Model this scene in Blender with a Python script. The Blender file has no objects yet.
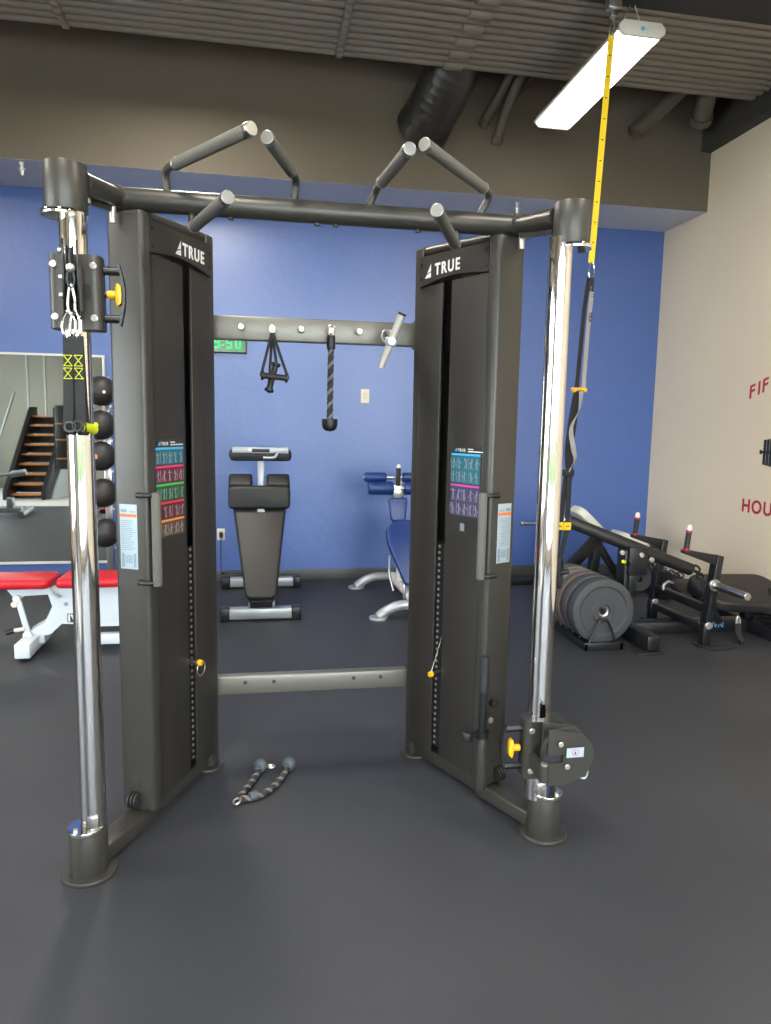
import bpy, bmesh, math, random
from mathutils import Vector, Matrix, Quaternion
random.seed(7)
SC = bpy.context.scene
COL = SC.collection
PI = math.pi
V = Vector


# ------------------------------------------------------------------ materials
def lin(r, g, b):
    f = lambda c: (c / 255 / 12.92) if c <= 10 else ((c / 255 + .055) / 1.055) ** 2.4
    return (f(r), f(g), f(b), 1)


def mat(name, rgb, rough=.5, metal=0., spec=.5, coat=0., noise=None, bump=None, emit=None, trans=0.):
    m = bpy.data.materials.new(name)
    m.use_nodes = True
    nt = m.node_tree
    b = nt.nodes['Principled BSDF']
    c = lin(*rgb)
    b.inputs['Base Color'].default_value = c
    b.inputs['Roughness'].default_value = rough
    b.inputs['Metallic'].default_value = metal
    b.inputs['Specular IOR Level'].default_value = spec
    b.inputs['Coat Weight'].default_value = coat
    b.inputs['Coat Roughness'].default_value = .15
    b.inputs['Transmission Weight'].default_value = trans
    if emit:
        b.inputs['Emission Color'].default_value = c
        b.inputs['Emission Strength'].default_value = emit
    tc = None
    if noise or bump:
        tc = nt.nodes.new('ShaderNodeTexCoord')
    if noise:
        sc, amt = noise
        n = nt.nodes.new('ShaderNodeTexNoise')
        n.inputs['Scale'].default_value = sc
        n.inputs['Detail'].default_value = 5
        nt.links.new(tc.outputs['Object'], n.inputs['Vector'])
        mx = nt.nodes.new('ShaderNodeMix')
        mx.data_type = 'RGBA'
        mx.inputs[6].default_value = tuple(x * (1 - amt) for x in c[:3]) + (1,)
        mx.inputs[7].default_value = tuple(min(1, x * (1 + amt)) for x in c[:3]) + (1,)
        nt.links.new(n.outputs['Fac'], mx.inputs[0])
        nt.links.new(mx.outputs[2], b.inputs['Base Color'])
    if bump:
        sc, st = bump
        n = nt.nodes.new('ShaderNodeTexNoise')
        n.inputs['Scale'].default_value = sc
        n.inputs['Detail'].default_value = 3
        nt.links.new(tc.outputs['Object'], n.inputs['Vector'])
        bp = nt.nodes.new('ShaderNodeBump')
        bp.inputs['Strength'].default_value = st
        bp.inputs['Distance'].default_value = .004
        nt.links.new(n.outputs['Fac'], bp.inputs['Height'])
        nt.links.new(bp.outputs['Normal'], b.inputs['Normal'])
    return m


M = {}
M['paint'] = mat('charcoal_paint', (62, 60, 55), .38, .3, bump=(900, .05))
M['paint2'] = mat('charcoal_panel', (48, 45, 42), .45, .15, bump=(700, .05))
M['beam'] = mat('crossbeam_paint', (112, 109, 100), .38, .35)
M['black'] = mat('black_plastic', (26, 26, 27), .45)
M['blackm'] = mat('black_metal', (30, 31, 33), .35, .2)
M['inner'] = mat('stack_black', (14, 14, 15), .6)
M['rubber'] = mat('black_rubber', (30, 30, 31), .6, bump=(300, .1))
M['grip'] = mat('grip_foam', (92, 90, 84), .8, bump=(260, .3))
M['chrome'] = mat('chrome', (232, 230, 228), .06, 1.)
M['steel'] = mat('brushed_steel', (190, 188, 184), .28, 1.)
M['collar'] = mat('dull_steel', (150, 148, 142), .35, 1.)
M['bolt'] = mat('zinc_bolt', (205, 200, 190), .3, .8)
M['yellow'] = mat('yellow_plastic', (236, 170, 20), .4)
M['white'] = mat('white_print', (225, 224, 220), .6)
M['yfab'] = mat('yellow_webbing', (232, 196, 30), .8, bump=(400, .3))
M['bfab'] = mat('black_webbing', (34, 34, 35), .85, bump=(400, .3))
M['gfab'] = mat('grey_webbing', (150, 146, 140), .85, bump=(400, .3))
M['lime'] = mat('lime_plastic', (205, 215, 20), .5)
M['sticker'] = mat('pale_sticker', (158, 172, 180), .5)
M['orange'] = mat('orange_print', (225, 110, 40), .5)
M['greyink'] = mat('grey_ink', (120, 136, 146), .6)
M['teal'] = mat('teal_print', (34, 96, 112), .5)
M['teal2'] = mat('blue_print', (70, 170, 215), .5)
M['maroon'] = mat('maroon_print', (104, 34, 58), .5)
M['rose'] = mat('rose_print', (205, 60, 110), .5)
M['green'] = mat('green_print', (34, 84, 56), .5)
M['lgreen'] = mat('light_green_print', (80, 180, 70), .5)
M['dkred'] = mat('dark_red_print', (92, 32, 40), .5)
M['red2'] = mat('red_print', (205, 50, 60), .5)
M['brown'] = mat('brown_print', (92, 66, 48), .5)
M['amber'] = mat('amber_print', (215, 140, 70), .5)
M['purple'] = mat('purple_print', (72, 60, 96), .5)
M['violet'] = mat('violet_print', (190, 70, 150), .5)
M['figure'] = mat('pale_figure_print', (128, 138, 140), .6)
M['chartbk'] = mat('chart_backing', (48, 47, 47), .35)
M['redpad'] = mat('red_vinyl', (190, 22, 38), .35)
M['whitem'] = mat('white_enamel', (205, 214, 220), .35)
M['blackpad'] = mat('black_vinyl', (30, 29, 29), .5, bump=(500, .08))
M['bluepad'] = mat('blue_vinyl', (21, 48, 104), .35)
M['whitepad'] = mat('pale_vinyl', (205, 200, 188), .45)
M['silver'] = mat('silver_paint', (160, 165, 168), .35, .4)
M['ivory'] = mat('ivory_enamel', (186, 184, 172), .4, .1)
M['wood'] = mat('step_wood', (205, 135, 75), .5, noise=(30, .2))
M['ball'] = mat('ball_rubber', (42, 40, 40), .5, bump=(250, .25))
M['plate'] = mat('bumper_rubber', (62, 64, 66), .55, bump=(200, .15))
M['rimbr'] = mat('rust_rim', (88, 74, 68), .6)
M['rimgr'] = mat('grey_rim', (98, 96, 93), .5)
M['conduit'] = mat('conduit_paint', (114, 107, 95), .5, noise=(3, .12))
M['deck'] = mat('deck_paint', (54, 51, 46), .8)
M['pipe'] = mat('dark_pipe_paint', (84, 78, 68), .6)
M['duct'] = mat('duct_black', (50, 48, 46), .38, .2, bump=(25, .25))
M['ledw'] = mat('lamp_lens', (255, 250, 240), .4, emit=7.)
M['lamph'] = mat('lamp_housing', (215, 212, 205), .5)
M['redink'] = mat('red_wall_paint', (178, 36, 48), .6)
M['inkbk'] = mat('black_wall_paint', (36, 38, 42), .6)
M['blueink'] = mat('pale_blue_letter', (120, 170, 215), .5)
M['clockf'] = mat('clock_reflection_tint', (70, 110, 62), .12, spec=.3)  # green base colour stands in for greenery reflected in the clock glass
M['digit'] = mat('green_digit', (20, 215, 130), .4, emit=.55)
M['mirror'] = mat('mirror_glass', (206, 212, 208), .02, 1.)
M['outlet'] = mat('outlet_ivory', (222, 214, 190), .4)
M['rope'] = mat('rope_black', (48, 46, 45), .8)
M['ropeh'] = mat('rope_grey', (110, 108, 104), .8)
M['stop'] = mat('stopper_rubber', (72, 80, 86), .5)


# ------------------------------------------------------------------ mesh builder
class MB:
    def __init__(self):
        self.v, self.f, self.mi, self.sm = [], [], [], []

    def add(self, vs, fs, mi=0, smooth=False):
        o = len(self.v)
        self.v += [V(p) for p in vs]
        self.f += [[i + o for i in f] for f in fs]
        self.mi += [mi] * len(fs)
        self.sm += [smooth] * len(fs)
        return self

    def box(self, c, s, R=None, mi=0, bev=0., seg=2):
        bm = bmesh.new()
        bmesh.ops.create_cube(bm, size=1)
        bmesh.ops.scale(bm, vec=s, verts=bm.verts)
        if bev:
            bmesh.ops.bevel(bm, geom=bm.edges[:], offset=min(bev, min(s) * .49), segments=seg, profile=.5, affect='EDGES')
        return self.bm(bm, Matrix.Translation(c) @ (R.to_4x4() if R else Matrix()), mi, bool(bev))

    def bm(self, bm, X=None, mi=0, smooth=False):
        bm.verts.index_update()
        X = X or Matrix()
        self.add([X @ v.co for v in bm.verts], [[v.index for v in f.verts] for f in bm.faces], mi, smooth)
        bm.free()
        return self

    def box2(self, lo, hi, mi=0, bev=0.):
        lo, hi = V(lo), V(hi)
        return self.box((lo + hi) / 2, tuple(abs(x) for x in (hi - lo)), None, mi, bev)

    def beam(self, a, b, w, h, up=(0, 0, 1), mi=0, bev=0.):
        a, b, up = V(a), V(b), V(up)
        z = (b - a).normalized()
        x = up.cross(z)
        if x.length < 1e-5:
            x = V((1, 0, 0)).cross(z)
        x.normalize()
        y = z.cross(x)
        R = Matrix((x, y, z)).transposed()
        return self.box((a + b) / 2, (w, h, (b - a).length), R, mi, bev)

    def rings(self, pts, radii, seg=16, mi=0, cap=True, smooth=True, closed=False, flat=1., flatdir=None):
        pts = [V(p) for p in pts]
        n = len(pts)
        if not hasattr(radii, '__len__'):
            radii = [radii] * n
        vs, fs = [], []
        prev = None
        for i, p in enumerate(pts):
            if closed:
                t = pts[(i + 1) % n] - pts[i - 1]
            else:
                t = (pts[min(i + 1, n - 1)] - pts[max(i - 1, 0)])
            if t.length < 1e-9:
                t = (pts[-1] - pts[0])
            t.normalize()
            if prev is None:
                ref = V(flatdir) if flatdir else (V((0, 0, 1)) if abs(t.z) < .9 else V((1, 0, 0)))
            else:
                ref = prev
            x = ref - t * ref.dot(t)
            if x.length < 1e-6:
                x = t.orthogonal()
            x.normalize()
            prev = x
            y = t.cross(x)
            for k in range(seg):
                a = 2 * PI * k / seg
                vs.append(p + (x * math.cos(a) * flat + y * math.sin(a)) * radii[i])
        m = n if closed else n - 1
        for i in range(m):
            j = (i + 1) % n
            for k in range(seg):
                k2 = (k + 1) % seg
                fs.append([i * seg + k, i * seg + k2, j * seg + k2, j * seg + k])
        self.add(vs, fs, mi, smooth)
        if cap and not closed:
            for i in (0, n - 1):
                self.add(vs[i * seg:(i + 1) * seg], [list(range(seg)) if i else list(range(seg))[::-1]], mi, False)
        return self

    def tube(self, pts, r, seg=12, mi=0, bend=0., **k):
        pts = [V(p) for p in pts]
        if bend and len(pts) > 2:
            out = [pts[0]]
            for i in range(1, len(pts) - 1):
                a, b, c = pts[i - 1], pts[i], pts[i + 1]
                d = min(bend, (a - b).length * .45, (c - b).length * .45)
                p, q = b + (a - b).normalized() * d, b + (c - b).normalized() * d
                for t in (0, .25, .5, .75, 1):
                    out.append(p * (1 - t) ** 2 + b * 2 * t * (1 - t) + q * t * t)
            pts = out + [pts[-1]]
        return self.rings(pts, r, seg, mi, **k)

    def cyl(self, a, b, r, r2=None, seg=24, mi=0, bev=0.):
        a, b = V(a), V(b)
        r2 = r if r2 is None else r2
        if bev:
            d = (b - a).normalized() * bev
            return self.rings([a, a + d * .3, a + d, b - d, b - d * .3, b], [r - bev, r - bev * .3, r, r2, r2 - bev * .3, r2 - bev], seg, mi)
        return self.rings([a, b], [r, r2], seg, mi)

    def lathe(self, prof, c, axis, seg=32, mi=0):
        # prof: (radius, distance along axis); closed loops of rings without caps
        c, ax = V(c), V(axis).normalized()
        x = ax.orthogonal().normalized()
        y = ax.cross(x)
        n = len(prof)
        vs = [c + ax * h + (x * math.cos(2 * PI * k / seg) + y * math.sin(2 * PI * k / seg)) * r for r, h in prof for k in range(seg)]
        fs = [[i * seg + k, i * seg + (k + 1) % seg, (i + 1) * seg + (k + 1) % seg, (i + 1) * seg + k] for i in range(n - 1) for k in range(seg)]
        return self.add(vs, fs, mi, False)

    def sphere(self, c, r, mi=0, s=(1, 1, 1), u=20, v=14):
        bm = bmesh.new()
        bmesh.ops.create_uvsphere(bm, u_segments=u, v_segments=v, radius=r)
        bmesh.ops.scale(bm, vec=s, verts=bm.verts)
        return self.bm(bm, Matrix.Translation(c), mi, True)

    def prism(self, poly, o, ex, ey, t, mi=0, bev=0., seg=2):
        # polygon in the plane o + x*ex + y*ey, extruded by t along ex x ey
        ex, ey, o = V(ex), V(ey), V(o)
        nz = ex.cross(ey).normalized() * t
        bm = bmesh.new()
        lo = [bm.verts.new(o + ex * p[0] + ey * p[1]) for p in poly]
        hi = [bm.verts.new(o + ex * p[0] + ey * p[1] + nz) for p in poly]
        n = len(poly)
        bm.faces.new(lo[::-1])
        bm.faces.new(hi)
        for i in range(n):
            bm.faces.new([lo[i], lo[(i + 1) % n], hi[(i + 1) % n], hi[i]])
        bmesh.ops.recalc_face_normals(bm, faces=bm.faces)
        if bev:
            es = [e for e in bm.edges if all(v in lo for v in e.verts) or all(v in hi for v in e.verts)]
            bmesh.ops.bevel(bm, geom=es, offset=bev, segments=seg, profile=.5, affect='EDGES')
        return self.bm(bm, None, mi, bool(bev))

    def mesh2d(self, me, o, ex, ey, mi=0, shear=0.):
        ex, ey, o = V(ex), V(ey), V(o)
        nz = ex.cross(ey).normalized()
        return self.add([o + ex * v.co.x + ey * (v.co.y + shear * v.co.x) + nz * v.co.z for v in me.vertices],
                        [list(p.vertices) for p in me.polygons], mi, False)

    def ribbon(self, pts, w, t, side, mi=0):
        # flat webbing: pts centre line, side = width direction (or list)
        pts = [V(p) for p in pts]
        n = len(pts)
        vs, fs = [], []
        for i, p in enumerate(pts):
            d = (pts[min(i + 1, n - 1)] - pts[max(i - 1, 0)]).normalized()
            s = V(side[i] if isinstance(side, list) else side)
            s = (s - d * s.dot(d)).normalized()
            q = d.cross(s)
            for a, b in ((-1, -1), (1, -1), (1, 1), (-1, 1)):
                vs.append(p + s * a * w / 2 + q * b * t / 2)
        for i in range(n - 1):
            for k in range(4):
                fs.append([i * 4 + k, i * 4 + (k + 1) % 4, i * 4 + 4 + (k + 1) % 4, i * 4 + 4 + k])
        fs += [[0, 3, 2, 1], [n * 4 - 4, n * 4 - 3, n * 4 - 2, n * 4 - 1]]
        return self.add(vs, fs, mi, False)

    def build(self, name, mats, parent=None, label=None, cat=None, group=None, kind=None):
        me = bpy.data.meshes.new(name)
        if parent is not None:
            org = V(parent['_o'])
        else:
            lo = V([min(v[i] for v in self.v) for i in range(3)])
            hi = V([max(v[i] for v in self.v) for i in range(3)])
            org = V(((lo.x + hi.x) / 2, (lo.y + hi.y) / 2, lo.z))
        me.from_pydata([v - org for v in self.v], [], self.f)
        for m in (mats if isinstance(mats, (list, tuple)) else [mats]):
            me.materials.append(M[m] if isinstance(m, str) else m)
        me.polygons.foreach_set('material_index', self.mi)
        me.polygons.foreach_set('use_smooth', self.sm)
        bm = bmesh.new()
        bm.from_mesh(me)
        bmesh.ops.recalc_face_normals(bm, faces=bm.faces)
        bm.to_mesh(me)
        bm.free()
        try:
            me.set_sharp_from_angle(angle=math.radians(38))
        except Exception:
            pass
        o = bpy.data.objects.new(name, me)
        COL.objects.link(o)
        o['_o'] = org
        if parent is not None:
            o.parent = parent
        else:
            o.location = org
        tag(o, label, cat, group, kind)
        return o


def tag(o, label=None, cat=None, group=None, kind=None):
    for k, val in (('label', label), ('category', cat), ('group', group), ('kind', kind)):
        if val:
            o[k] = val
    return o


def thing(name, loc, label, cat, group=None):
    o = bpy.data.objects.new(name, None)
    COL.objects.link(o)
    o.location = loc
    o.empty_display_size = .1
    o['_o'] = V(loc)
    return tag(o, label, cat, group)


def copy_tree(o, parent=None):
    c = o.copy()
    COL.objects.link(c)
    if parent is not None:
        c.parent = parent
    for ch in list(o.children):
        copy_tree(ch, c)
    return c


def struct(name, mb, m):
    return mb.build(name, m, kind='structure')


def text_mesh(s, size, bold=.0, ext=.0008, space=1.):
    cu = bpy.data.curves.new('txt', 'FONT')
    cu.body = s
    cu.size = size
    cu.offset = bold
    cu.extrude = ext
    cu.space_character = space
    ob = bpy.data.objects.new('txt', cu)
    COL.objects.link(ob)
    dg = bpy.context.evaluated_depsgraph_get()
    me = bpy.data.meshes.new_from_object(ob.evaluated_get(dg))
    bpy.data.objects.remove(ob)
    bpy.data.curves.remove(cu)
    xs = [v.co.x for v in me.vertices]
    x0 = min(xs)
    for v in me.vertices:
        v.co.x -= x0
    return me, max(xs) - x0


def rrect(w, h, r, n=4):
    out = []
    for cx, cy, a0 in ((w / 2 - r, h / 2 - r, 0), (-w / 2 + r, h / 2 - r, PI / 2), (-w / 2 + r, -h / 2 + r, PI), (w / 2 - r, -h / 2 + r, 1.5 * PI)):
        for k in range(n + 1):
            a = a0 + PI / 2 * k / n
            out.append((cx + r * math.cos(a), cy + r * math.sin(a)))
    return out


def rounded_poly(pts, r, n=4):
    out = []
    N = len(pts)
    for i in range(N):
        a, b, c = V((*pts[i - 1], 0)), V((*pts[i], 0)), V((*pts[(i + 1) % N], 0))
        d = min(r, (a - b).length * .45, (c - b).length * .45)
        p, q = b + (a - b).normalized() * d, b + (c - b).normalized() * d
        for k in range(n + 1):
            t = k / n
            w = p * (1 - t) ** 2 + b * 2 * t * (1 - t) + q * t * t
            out.append((w.x, w.y))
    return out


# ------------------------------------------------------------------ camera
F, PITCH, YAW, ROLL = 707.6, .1229, .1754, -.0181
cy_, sy_, cp_, sp_ = math.cos(YAW), math.sin(YAW), math.cos(PITCH), math.sin(PITCH)
fw = V((sy_ * cp_, cy_ * cp_, -sp_))
r0 = V((cy_, -sy_, 0))
d0 = fw.cross(r0)
rr = r0 * math.cos(ROLL) + d0 * math.sin(ROLL)
dd = d0 * math.cos(ROLL) - r0 * math.sin(ROLL)
cam = bpy.data.cameras.new('camera')
cam.sensor_fit = 'HORIZONTAL'
cam.sensor_width = 36
cam.lens = 36 * F / 771
cam.clip_start = .05
co = bpy.data.objects.new('camera', cam)
COL.objects.link(co)
R = Matrix((rr, -dd, -fw)).transposed()
co.matrix_world = Matrix.Translation((0, 0, 1.5)) @ R.to_4x4()
SC.camera = co

# ------------------------------------------------------------------ room
WY, RX, LX, FY = 6.735, 3.958, -6.2, -3.0
CZ = 4.75


def floor_mat():
    m = mat('rubber_floor', (66, 68, 74), .55, spec=.4)
    nt = m.node_tree
    b = nt.nodes['Principled BSDF']
    tc = nt.nodes.new('ShaderNodeTexCoord')
    n1 = nt.nodes.new('ShaderNodeTexNoise')
    n1.inputs['Scale'].default_value = 1.1
    n1.inputs['Detail'].default_value = 6
    n2 = nt.nodes.new('ShaderNodeTexNoise')
    n2.inputs['Scale'].default_value = 170
    n2.inputs['Detail'].default_value = 2
    for n in (n1, n2):
        nt.links.new(tc.outputs['Object'], n.inputs['Vector'])
    r1 = nt.nodes.new('ShaderNodeValToRGB')
    r1.color_ramp.elements[0].position, r1.color_ramp.elements[1].position = .3, .72
    r1.color_ramp.elements[0].color = lin(46, 48, 52)
    r1.color_ramp.elements[1].color = lin(57, 58, 62)
    r2 = nt.nodes.new('ShaderNodeValToRGB')
    r2.color_ramp.elements[0].position, r2.color_ramp.elements[1].position = .66, .74
    r2.color_ramp.elements[0].color = (0, 0, 0, 1)
    r2.color_ramp.elements[1].color = (.35, .35, .35, 1)
    nt.links.new(n1.outputs['Fac'], r1.inputs['Fac'])
    nt.links.new(n2.outputs['Fac'], r2.inputs['Fac'])
    mx = nt.nodes.new('ShaderNodeMix')
    mx.data_type = 'RGBA'
    nt.links.new(r2.outputs['Color'], mx.inputs[0])
    nt.links.new(r1.outputs['Color'], mx.inputs[6])
    mx.inputs[7].default_value = lin(82, 85, 92)
    nt.links.new(mx.outputs[2], b.inputs['Base Color'])
    bp = nt.nodes.new('ShaderNodeBump')
    bp.inputs['Strength'].default_value = .25
    bp.inputs['Distance'].default_value = .003
    nt.links.new(n2.outputs['Fac'], bp.inputs['Height'])
    nt.links.new(bp.outputs['Normal'], b.inputs['Normal'])
    return m


def wall_mat(name, rgb, rough, scale=6, b1=.25, var=.05, spec=.5):
    m = mat(name, rgb, rough, spec=spec, noise=(scale * .4, var), bump=(scale, b1))
    return m


M['floor'] = floor_mat()
M['blue'] = wall_mat('blue_wall_paint', (64, 95, 160), .36, 14, .6, .05, 1.0)
M['cream'] = wall_mat('cream_wall_paint', (222, 206, 180), .7, 5, .1, .03)
M['bulk'] = wall_mat('bulkhead_paint', (92, 84, 72), .75, 3, .1, .08)
M['under'] = wall_mat('bulkhead_underside', (205, 204, 206), .5, 3, .1, .04)
M['base'] = mat('baseboard_vinyl', (70, 71, 72), .45)
M['siding'] = mat('grey_siding', (150, 146, 134), .6)
M['concrete'] = mat('pale_concrete', (190, 186, 178), .7, noise=(3, .1))
M['paving'] = mat('outdoor_paving', (205, 203, 198), .8, noise=(1, .1))
M['lawn'] = mat('outdoor_green', (88, 104, 72), .9, noise=(2, .4))

mb = MB().box2((LX, .46, -.1), (RX, WY, 0)).box2((-2.4, FY, -.1), (RX, .46, 0))
struct('floor', mb, 'floor')
mb = MB().box2((LX, FY, -.1), (-2.4, .46, 0))
struct('floor_concrete', mb, 'concrete')
struct('wall_back', MB().box2((LX - .2, WY, -.1), (RX + .2, WY + .15, CZ)), 'blue')
struct('wall_right', MB().box2((RX, FY, -.1), (RX + .15, WY, CZ)), 'cream')
mb = MB()
lw = [(-2.6, -.2), (.1, 2.5)]
mb.box2((LX - .15, FY, -.1), (LX, WY, .3)).box2((LX - .15, FY, 3.3), (LX, WY, CZ))
for a, b in ((FY, -2.6), (-.2, .1), (2.5, WY)):
    mb.box2((LX - .15, a, .3), (LX, b, 3.3))
struct('wall_left', mb, 'cream')
# bulkhead over the blue wall
mb = MB().box2((LX, 6.05, 3.4476), (RX, WY, CZ), 0)
mb.box2((LX, 6.052, 3.4466), (RX, WY, 3.45), 1)
struct('ceiling_bulkhead', mb, ['bulk', 'under'])
struct('trim_1', MB().box2((3.858, FY, 3.95), (RX, 6.05, CZ)), 'deck')
# corrugated metal deck
mb = MB()
prof = []
x = FY - .05
while x < 6.1:
    prof += [(x, 0), (x + .09, 0), (x + .11, .05), (x + .2, .05)]
    x += .22
vs = [(xx, p[0], CZ + p[1]) for xx in (LX - .1, RX + .1) for p in prof]
n = len(prof)
mb.add(vs, [[i, i + 1, n + i + 1, n + i] for i in range(n - 1)])
mb.box2((LX - .1, FY, CZ + .06), (RX + .1, 6.1, CZ + .16))
struct('ceiling', mb, 'deck')
struct('trim_2', MB().box2((1.4, 3.75, 4.1), (RX, 4.43, 4.35), bev=.01), 'deck')
mb = MB().box2((LX, WY - .012, 0), (RX, WY, .104), bev=.004)
struct('baseboard_back', mb, 'base')
struct('baseboard_right', MB().box2((RX - .012, FY, 0), (RX, WY - .012, .104), bev=.004), 'base')

# front wall behind the camera: grey siding left, glazed openings right
mb = MB()
wins = [(-2.3, -.3), (-.2, 1.8), (1.9, 3.85)]
z0w, z1w = .15, 3.4
mb.box2((LX, FY - .15, z1w), (RX, FY, CZ), 0)
mb.box2((-2.4, FY - .15, -.1), (RX, FY, z0w), 0)
xs = [-2.4] + [q for w in wins for q in w] + [RX]
for i in range(0, len(xs), 2):
    mb.box2((xs[i], FY - .15, z0w), (xs[i + 1], FY, z1w), 0)
mb.box2((LX, FY - .15, -.1), (-6.15, FY, z1w), 1)
mb.box2((-5.7, FY - .15, -.1), (-2.4, FY, z1w), 1)
mb.box2((-6.15, FY - .15, -.1), (-5.7, FY, .25), 1)
for xx in (-4.9, -4.55, -4.1, -3.62, -3.15, -2.75):
    mb.box2((xx - .012, FY, 0), (xx + .012, FY + .012, z1w), 2)
struct('wall_front', mb, ['cream', 'siding', 'lamph'])
M['glass'] = mat('window_glass', (255, 255, 255), .0, trans=1., spec=.3)
# thin glass that lets daylight straight through
nt = M['glass'].node_tree
for nd in list(nt.nodes):
    if nd.type != 'OUTPUT_MATERIAL':
        nt.nodes.remove(nd)
tr, gl, fr, mxs = (nt.nodes.new(t) for t in ('ShaderNodeBsdfTransparent', 'ShaderNodeBsdfGlossy', 'ShaderNodeFresnel', 'ShaderNodeMixShader'))
gl.inputs['Roughness'].default_value = .02
fr.inputs['IOR'].default_value = 1.2
nt.links.new(fr.outputs[0], mxs.inputs[0])
nt.links.new(tr.outputs[0], mxs.inputs[1])
nt.links.new(gl.outputs[0], mxs.inputs[2])
nt.links.new(mxs.outputs[0], [n for n in nt.nodes if n.type == 'OUTPUT_MATERIAL'][0].inputs[0])
for i, (a, b) in enumerate(wins + [(-6.15, -5.7)]):
    mb = MB()
    fz = .05
    mb.box2((a, FY - .1, z0w), (a + fz, FY - .04, z1w)).box2((b - fz, FY - .1, z0w), (b, FY - .04, z1w))
    mb.box2((a, FY - .1, z0w), (b, FY - .04, z0w + fz)).box2((a, FY - .1, z1w - fz), (b, FY - .04, z1w))
    if b - a > 1:
        mb.box2((a, FY - .1, 2.2), (b, FY - .04, 2.2 + fz))
    w = struct('window_%d' % (i + 1), mb, 'blackm')
    MB().box2((a + fz, FY - .075, z0w + fz), (b - fz, FY - .069, z1w - fz)).build('pane', 'glass', w)
for i, (a, b) in enumerate(lw):
    mb = MB()
    x_, X_ = LX - .1, LX - .04
    mb.box2((x_, a, .3), (X_, a + .05, 3.3)).box2((x_, b - .05, .3), (X_, b, 3.3)).box2((x_, a, .3), (X_, b, .35)).box2((x_, a, 3.25), (X_, b, 3.3)).box2((x_, (a + b) / 2 - .025, .3), (X_, (a + b) / 2 + .025, 3.3))
    w = struct('window_%d' % (i + 5), mb, 'blackm')
    MB().box2((LX - .075, a + .05, .35), (LX - .069, b - .05, 3.25)).build('pane', 'glass', w)
struct('ground_outside', MB().box2((-40, -14, -.35), (40, FY - .15, -.2)).box2((-40, FY - .15, -.35), (LX - .15, 20, -.2)), 'paving')
struct('ground_lawn', MB().box2((-40, -60, -.35), (40, -14, -.18)), 'lawn')
mb = MB()
for k in range(16):
    mb.sphere((-15 + k * 2.1 + random.uniform(-.5, .5), -17 + random.uniform(-1, 1), -.2 + random.uniform(-.3, .4)), 1.6 + random.random() * .4, u=14, v=10)
mb.build('hedge', 'lawn', label='green hedge across the lawn outside the windows', cat='hedge', kind='stuff')

# ------------------------------------------------------------------ ceiling services
t = thing('conduit_rack', (-1, 5, 4.07), 'rack of parallel painted conduit pipes running under the dark ceiling', 'pipes')
mb_c = MB()
NP = 12
for k in range(NP):
    y = 5.372 - k * .083
    MB().cyl((LX + .02, y, 4.13), (3.85, y, 4.13), .0335, seg=14).build('conduit', 'conduit', t)
    for cx_ in (-1.273, .556, 1.39):
        if cx_ > 1 and k % 2:
            continue
        MB().cyl((cx_ - .026 - (.05 if cx_ > 1 else 0), y, 4.125), (cx_ + .026 + (.05 if cx_ > 1 else 0), y, 4.125), .046, seg=14, bev=.012).build('coupling', 'conduit', t)
# hangers of the rack
for cx_ in (-4, -2.6, 3.3):
    MB().box2((cx_ - .02, 4.42, 4.165), (cx_ + .02, 5.42, 4.2)).cyl((cx_, 4.45, 4.2), (cx_, 4.45, CZ + .05), .006).cyl((cx_, 5.4, 4.2), (cx_, 5.4, CZ + .05), .006).build('hanger', 'deck', t)

# spiral duct
t = thing('spiral_duct', (1.3, 6, 3.9), 'black round spiral duct running from bulkhead up above the conduit rack', 'duct')
mb = MB()
a, b = V((1.315, 6.08, 3.92)), V((1.45, 5.75, 4.1))
N = 90
pts = []
for i in range(N + 1):
    w_ = i / N
    c_, e_ = V((1.5, 5.6, 4.19)), V((1.58, 5.44, 4.72))
    pts.append(a * (1 - w_) ** 2 + c_ * 2 * w_ * (1 - w_) + e_ * w_ * w_)
mb.rings(pts, [.208 + (.004 if i % 5 == 0 else 0) for i in range(N + 1)], 40)
for v in mb.v:
    v.y = min(v.y, 6.049)
mb.build('duct_body', 'duct', t)
mb = MB().rings([a, a.lerp(b, .08), a.lerp(b, .3)], [.222, .222, .212], 40, cap=False)
for v in mb.v:
    v.y = min(v.y, 6.049)
mb.build('collar', 'duct', t)


def pipe(pts, r, lab, cap=True):
    mb = MB().tube(pts, r, 14, bend=.15)
    d = (V(pts[0]) - V(pts[1])).normalized()
    o = mb.build('ceiling_pipe', 'pipe', label=lab, cat='pipe', group='pipes entering the bulkhead')
    MB().cyl(V(pts[0]) - d * .06, V(pts[0]), r * 1.2, seg=16, bev=.004).build('end_flange', 'pipe', o)
    return o


pipe([(1.84, 6.052, 4.0), (1.93, 5.7, 4.22), (2.0, 5.2, 4.5)], .035, 'shorter dark pipe beside the spiral duct, entering bulkhead higher')
pipe([(1.965, 6.052, 3.87), (1.985, 5.85, 4.1), (2.1, 5.3, 4.5)], .038, 'long thin dark pipe right of the spiral duct reaching lowest')
pipe([(3.21, 6.052, 4.06), (3.3, 5.75, 4.15), (3.5, 5.2, 4.42)], .06, 'thick dark pipe right of the lamp slanting up behind conduits')
pipe([(3.64, 5.75, 4.06), (3.56, 5.55, 4.2), (3.45, 5.2, 4.5)], .075, 'short stubby ribbed pipe end hanging near the right beam')
pipe([(2.1, 6.052, 4.26), (2.2, 5.7, 4.35), (2.3, 5.2, 4.5)], .03, 'small pipe stub beside the lamp, highest on the bulkhead')

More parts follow.
